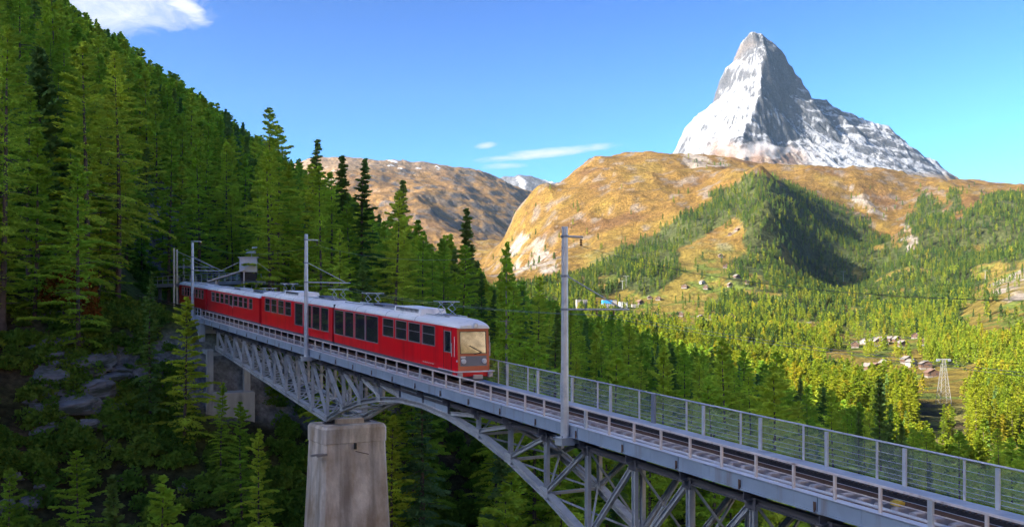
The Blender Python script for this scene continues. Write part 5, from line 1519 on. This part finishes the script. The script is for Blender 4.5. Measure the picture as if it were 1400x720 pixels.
def houses():
    g = random.Random(21)
    meadow = [(1007, 380), (1021, 388), (998, 393), (936, 395), (965, 395), (888, 409), (900, 410), (875, 416), (960, 389), (998, 322), (1008, 316), (985, 352), (992, 366)]
    lower = [(969, 437), (958, 436), (999, 437), (930, 432)]
    ham = [(1194, 468), (1204, 467), (1210, 470), (1217, 466), (1226, 468), (1251, 462), (1266, 471), (1169, 475), (1180, 470), (1199, 472)]
    low = [(1196, 505), (1210, 502), (1246, 501), (1265, 504), (1274, 515), (1187, 506), (1240, 497)]
    def put(lst, label, group):
        for px, py in lst:
            pl = g.random() < .1
            chalet(px, py, g.uniform(8, 12), g.uniform(8, 11), g.uniform(4.5, 6.5), 'plaster' if pl else 'timber', g.choice(['slate', 'slate', 'slate_red']), g.uniform(-.5, .5), label, group)
    put(meadow, "small chalet scattered on the sunlit clearing of the mountain spur", "chalets on the clearing")
    put(lower, "small chalet on the strip of meadow at the foot of the spur", "chalets on the lower strip")
    put(ham, "dark chalet of the tight hamlet at the upper edge of the right meadow", "chalets of the hamlet")
    put(low, "chalet standing apart below the hamlet, near the lattice pylon", "chalets below the hamlet")
    chalet(1234, 474, 13, 11, 6.0, 'timber', 'slate', .2, "largest chalet with pale roof in front of the hamlet", None)
    # large buildings half hidden by trees at the edge of the shaded wood
    for (px, py, w, h, d, mm, lab, blue) in ((833, 422, 26, 19, 14, 'plaster', "big pale building with a bright blue top behind the mast arm", True), (795, 424, 20, 22, 12, 'plaster', "tall cream building just right of the tall mast", False),
                                       (852, 420, 16, 14, 12, 'concrete_pale', "grey concrete building right of the blue topped one", False), (868, 420, 14, 9, 10, 'plaster', "low white house at the right end of the large buildings", False)):
        p = ray_hit(px, py, 720); t = empty("building", p - Vector((0, 0, 3)), lab, "building"); t.rotation_euler = (0, 0, .1)
        MB().box(-w / 2, w / 2, -d / 2, d / 2, 0, h).build("wall", M[mm], t, None)
        MB().box(-w / 2 - .5, w / 2 + .5, -d / 2 - .5, d / 2 + .5, h + .01, h + .7).build("roof", M['slate'], t, None)
        if blue: MB().box(-w / 2 - .3, w * .15, -d / 2 - .35, d / 2 + .3, h * .68, h - .02).build("blue_sheeting", M['blue'], t, None)
        for r in range(int(h / 3.6)):
            for c in range(int(w / 4)):
                z = 4.2 + r * 3.4
                if z + 1.6 > h or (blue and z > h * .6): continue
                x = -w / 2 + 2.2 + c * 4
                f = MB().box(x - .75, x + .75, -d / 2 - .12, -d / 2 - .005, z, z + 1.7).build("window", M['window_dark'], t, None)
                MB().box(x - .9, x + .9, -d / 2 - .4, -d / 2 - .004, z - .2, z - .02).build("sill", M['white'], f, None)

def lattice_pylon():
    p = ray_hit(1290, 552, 380, 2000); D = p.y; H = 60 / F * D
    t = empty("lattice_pylon", p, "white steel lattice pylon with a crossarm rising from the sunlit valley trees", "pylon")
    b, tp = H * .13, H * .028; sec = 7
    wd = lambda k: b + (tp - b) * k / sec
    for sx in (-1, 1):
        for sy in (-1, 1): MB().bar((sx * b, sy * b, -1), (sx * tp, sy * tp, H), .24, .24).build("leg", M['pylon'], t, None)
    for k in range(sec):
        z0, z1 = H * k / sec, H * (k + 1) / sec; a, c = wd(k), wd(k + 1); m = MB()
        for sg in (-1, 1):
            m.bar((-a, sg * a, z0), (c, sg * c, z1), .11, .11); m.bar((a, sg * a, z0), (-c, sg * c, z1), .11, .11)
            m.bar((sg * a, -a, z0), (sg * c, c, z1), .11, .11); m.bar((sg * a, a, z0), (sg * c, -c, z1), .11, .11)
            m.bar((-c, sg * c, z1), (c, sg * c, z1), .11, .11)
        m.build("bracing", M['pylon'], t, None)
    MB().box(-H * .16, H * .16, -.5, .5, H + .01, H + .8).build("crossarm", M['pylon'], t, None)
    for sg in (-1, 1): MB().box(sg * H * .13 - .8, sg * H * .13 + .8, -1.2, 1.2, H - .9, H).build("sheave", M['galv_dark'], t, None)
    for (px, py, hp, lab) in ((856, 393, 15, "small cableway mast on the forest edge above the large buildings"), (851, 396, 12, "second small cableway mast, left of its twin above the large buildings"), (896, 443, 13, "small cableway mast among yellow trees at the foot of the spur"),
                              (1232, 529, 15, "white cableway mast in the meadow left of the lattice pylon"), (1153, 386, 14, "small pale mast in the dark gully of the spur"), (1347, 382, 12, "thin mast above the pale cliff at the right"), (1106, 455, 14, "thin mast at the lower edge of the valley forest")):
        p = ray_hit(px, py, 720); h = hp / F * p.y
        t = empty("cableway_mast", p - Vector((0, 0, 1)), lab, "mast")
        MB().tube((0, 0, 0), (0, 0, h + 1), .55, .35, 8).build("column", M['pylon'], t, None)
        MB().box(-h * .28, h * .28, -.3, .3, h + 1.01, h + 1.6).build("crossarm", M['pylon'], t, None)

def station():
    # platform with railing on the bank left of the train, shelter and small hut above the rear car
    a, b = unproj(212, 384, 150), unproj(330, 388, 134); z = (a.z + b.z) / 2
    a.z = b.z = 0; d = (b - a); n = Vector((d.y, -d.x, 0)).normalized(); n = n if n.y < 0 else -n; Lg = d.length; d.normalize()
    t = empty("station_platform", (a.x, a.y, z), "grey station platform with pipe railing on the bank behind the rear car", "platform")
    fr = lambda x, y, h: d * x - n * y + Vector((0, 0, h))
    MB().box(-1, Lg, 0, 4.0, -.5, 0).build("platform_slab", M['walkway'], t, fr)
    for h in (.55, 1.15): MB().tube((-1, .1, h), (Lg, .1, h), .045, n=6).build("rail", M['galv'], t, fr)
    for h in (.55, 1.15): MB().tube((-1, 3.9, h), (Lg, 3.9, h), .045, n=6).build("rail", M['galv'], t, fr)
    pm = MB().tube((0, 0, 0), (0, 0, 1.15), .045, n=6).mesh("post", M['galv'], None)
    for i in range(int(Lg / 1.6) + 1):
        for y in (.1, 3.9): link("post", pm, t, fr(-1 + i * 1.6, y, 0))
    for i in range(5): MB().box(i * Lg / 4.4 - .2, i * Lg / 4.4 + .2, .6, 1.0, -5, -.51).build("leg", M['galv_dark'], t, fr)
    for (px, D, top, lab) in ((238, 142, 339, "short grey post left of the rear mast"), (242, 146, 341, "short grey post close beside its twin left of the rear mast"), (251, 152, 349, "grey post with a slanting stay behind the rear mast"), (261, 160, 357, "farthest and lowest grey post beside the station platform")):
        p = unproj(px, top, D); g = float(ground(np.array([p.x]), np.array([p.y]))[0]); o = empty("station_post", (p.x, p.y, min(g, p.z - 6)), lab, "post")
        hh = p.z - min(g, p.z - 6)
        MB().tube((0, 0, 0), (0, 0, hh), .17, .14, 8).build("column", M['galv'], o, None)
        MB().tube((.12, 0, hh - .35), (5.2, 1.0, hh - 2.6), .04, n=6).build("stay", M['galv'], o, None)
        MB().tube((.12, 0, hh - 2.7), (5.4, 1.0, hh - 2.7), .04, n=6).build("arm", M['galv'], o, None)
    # shelter with sloping roof
    p = unproj(312, 389, 130); t = empty("station_shelter", p, "grey station shelter with sloping sheet roof above the rear car", "shelter"); t.rotation_euler = (0, 0, .25)
    MB().add([(x, y, h) for y in (-1.6, 1.6) for x, h in ((-2.6, .3), (2.2, 1.9), (2.2, 2.05), (-2.6, .45))], [(0, 1, 2, 3), (7, 6, 5, 4), (0, 4, 5, 1), (1, 5, 6, 2), (2, 6, 7, 3), (3, 7, 4, 0)]).build("roof", M['edge'], t, None)
    MB().box(2.0, 2.15, -1.4, 1.4, -2, 1.75).build("end_wall", M['edge'], t, None)
    for y in (-1.3, 1.3): MB().box(-1.6, -1.45, y - .08, y + .08, -2, .55).build("post", M['galv'], t, None)
    p = unproj(340, 378, 131); t = empty("equipment_hut", p, "pale grey boxy hut on stilts above the rear car roofs", "hut"); t.rotation_euler = (0, 0, .2)
    MB().box(-1.15, 1.15, -1.0, 1.0, .6, 2.5).build("wall", M['edge'], t, None); MB().box(-1.35, 1.35, -1.2, 1.2, 2.51, 2.62).build("roof", M['galv'], t, None)
    MB().box(-1.05, 1.05, -.9, .9, -.6, .59).build("dark_base", M['black'], t, None)
    for x in (-1.0, 1.0):
        for y in (-.85, .85): MB().box(x - .08, x + .08, y - .08, y + .08, -5, -.61).build("stilt", M['galv_dark'], t, None)
    for x0, x1 in ((-1.2, -3.6), (1.2, 2.8)): MB().bar((x0, -.9, 1.9), (x1, -.9, .7), .06, .06).build("brace", M['galv'], t, None)
    p = unproj(344, 362, 133); t = empty("floodlight", p - Vector((0, 0, 4)), "white floodlight on a short pole above the hut", "lamp")
    MB().tube((0, 0, 0), (0, 0, 5.6), .06, .05, 8).build("pole", M['galv'], t, None)
    MB().box(-.75, .55, -.25, .2, 5.61, 6.1).build("lamp_head", M['white'], t, None); MB().box(.1, .75, -.2, .15, 6.11, 6.5).build("lamp_head", M['white'], t, None)

heroes(); undergrowth(); rocks(); houses(); lattice_pylon(); station()

# ------------------------------------------------------------------ haze
def haze():
    lo = min(min(c[2] for c in o.bound_box) for o in scene.objects if o.type == 'MESH' and o.get('kind') == 'structure' and o.parent is None)
    x0, x1, y0, y1, z0, z1 = -6200, 6200, -700, 12500, lo - 1.5, 2860
    m = MB().box(x0, x1, y0, y1, z0, z1).mesh("haze", None)
    mt, nt, N, L, out = nmat("haze_air")
    v = N.new('ShaderNodeVolumePrincipled'); v.inputs['Color'].default_value = (.50, .74, 1.0, 1); v.inputs['Density'].default_value = 0.8e-5; v.inputs['Anisotropy'].default_value = .1
    L.new(v.outputs[0], out.inputs['Volume']); m.materials.append(mt)
    tag(link("haze", m), "thin blue air haze over the whole valley", "haze", kind='stuff')
haze()

def mist():
    """thin cloud wisp lying at the foot of the peak"""
    c = unproj(1032, 206, 7560); m = MB(); n, k = 16, 9
    rings = []
    for i in range(k + 1):
        a = math.pi * i / k; rings.append([(-math.cos(a) * 300, math.sin(a) * 120 * math.cos(b * 2 * math.pi / n) + .001, math.sin(a) * 62 * math.sin(b * 2 * math.pi / n) + 22 * math.sin(i * 1.7)) for b in range(n)])
    m.loft(rings, cap=False); me = m.mesh("mist", None)
    mt, nt, N, L, out = nmat("mist_air")
    v = N.new('ShaderNodeVolumePrincipled'); v.inputs['Color'].default_value = (.92, .93, 1, 1)
    tc = N.new('ShaderNodeTexCoord'); nz = N.new('ShaderNodeTexNoise'); nz.inputs['Scale'].default_value = .011; nz.inputs['Detail'].default_value = 5; L.new(tc.outputs['Object'], nz.inputs['Vector'])
    mr = N.new('ShaderNodeMapRange'); mr.inputs['From Min'].default_value = .45; mr.inputs['From Max'].default_value = .75; mr.inputs['To Max'].default_value = .006; L.new(nz.outputs['Fac'], mr.inputs['Value'])
    L.new(mr.outputs[0], v.inputs['Density']); L.new(v.outputs[0], out.inputs['Volume']); me.materials.append(mt)
    tag(link("mist", me, None, c), "pale wisp of mist at the foot of the snowy peak", "mist", kind='stuff')
mist()
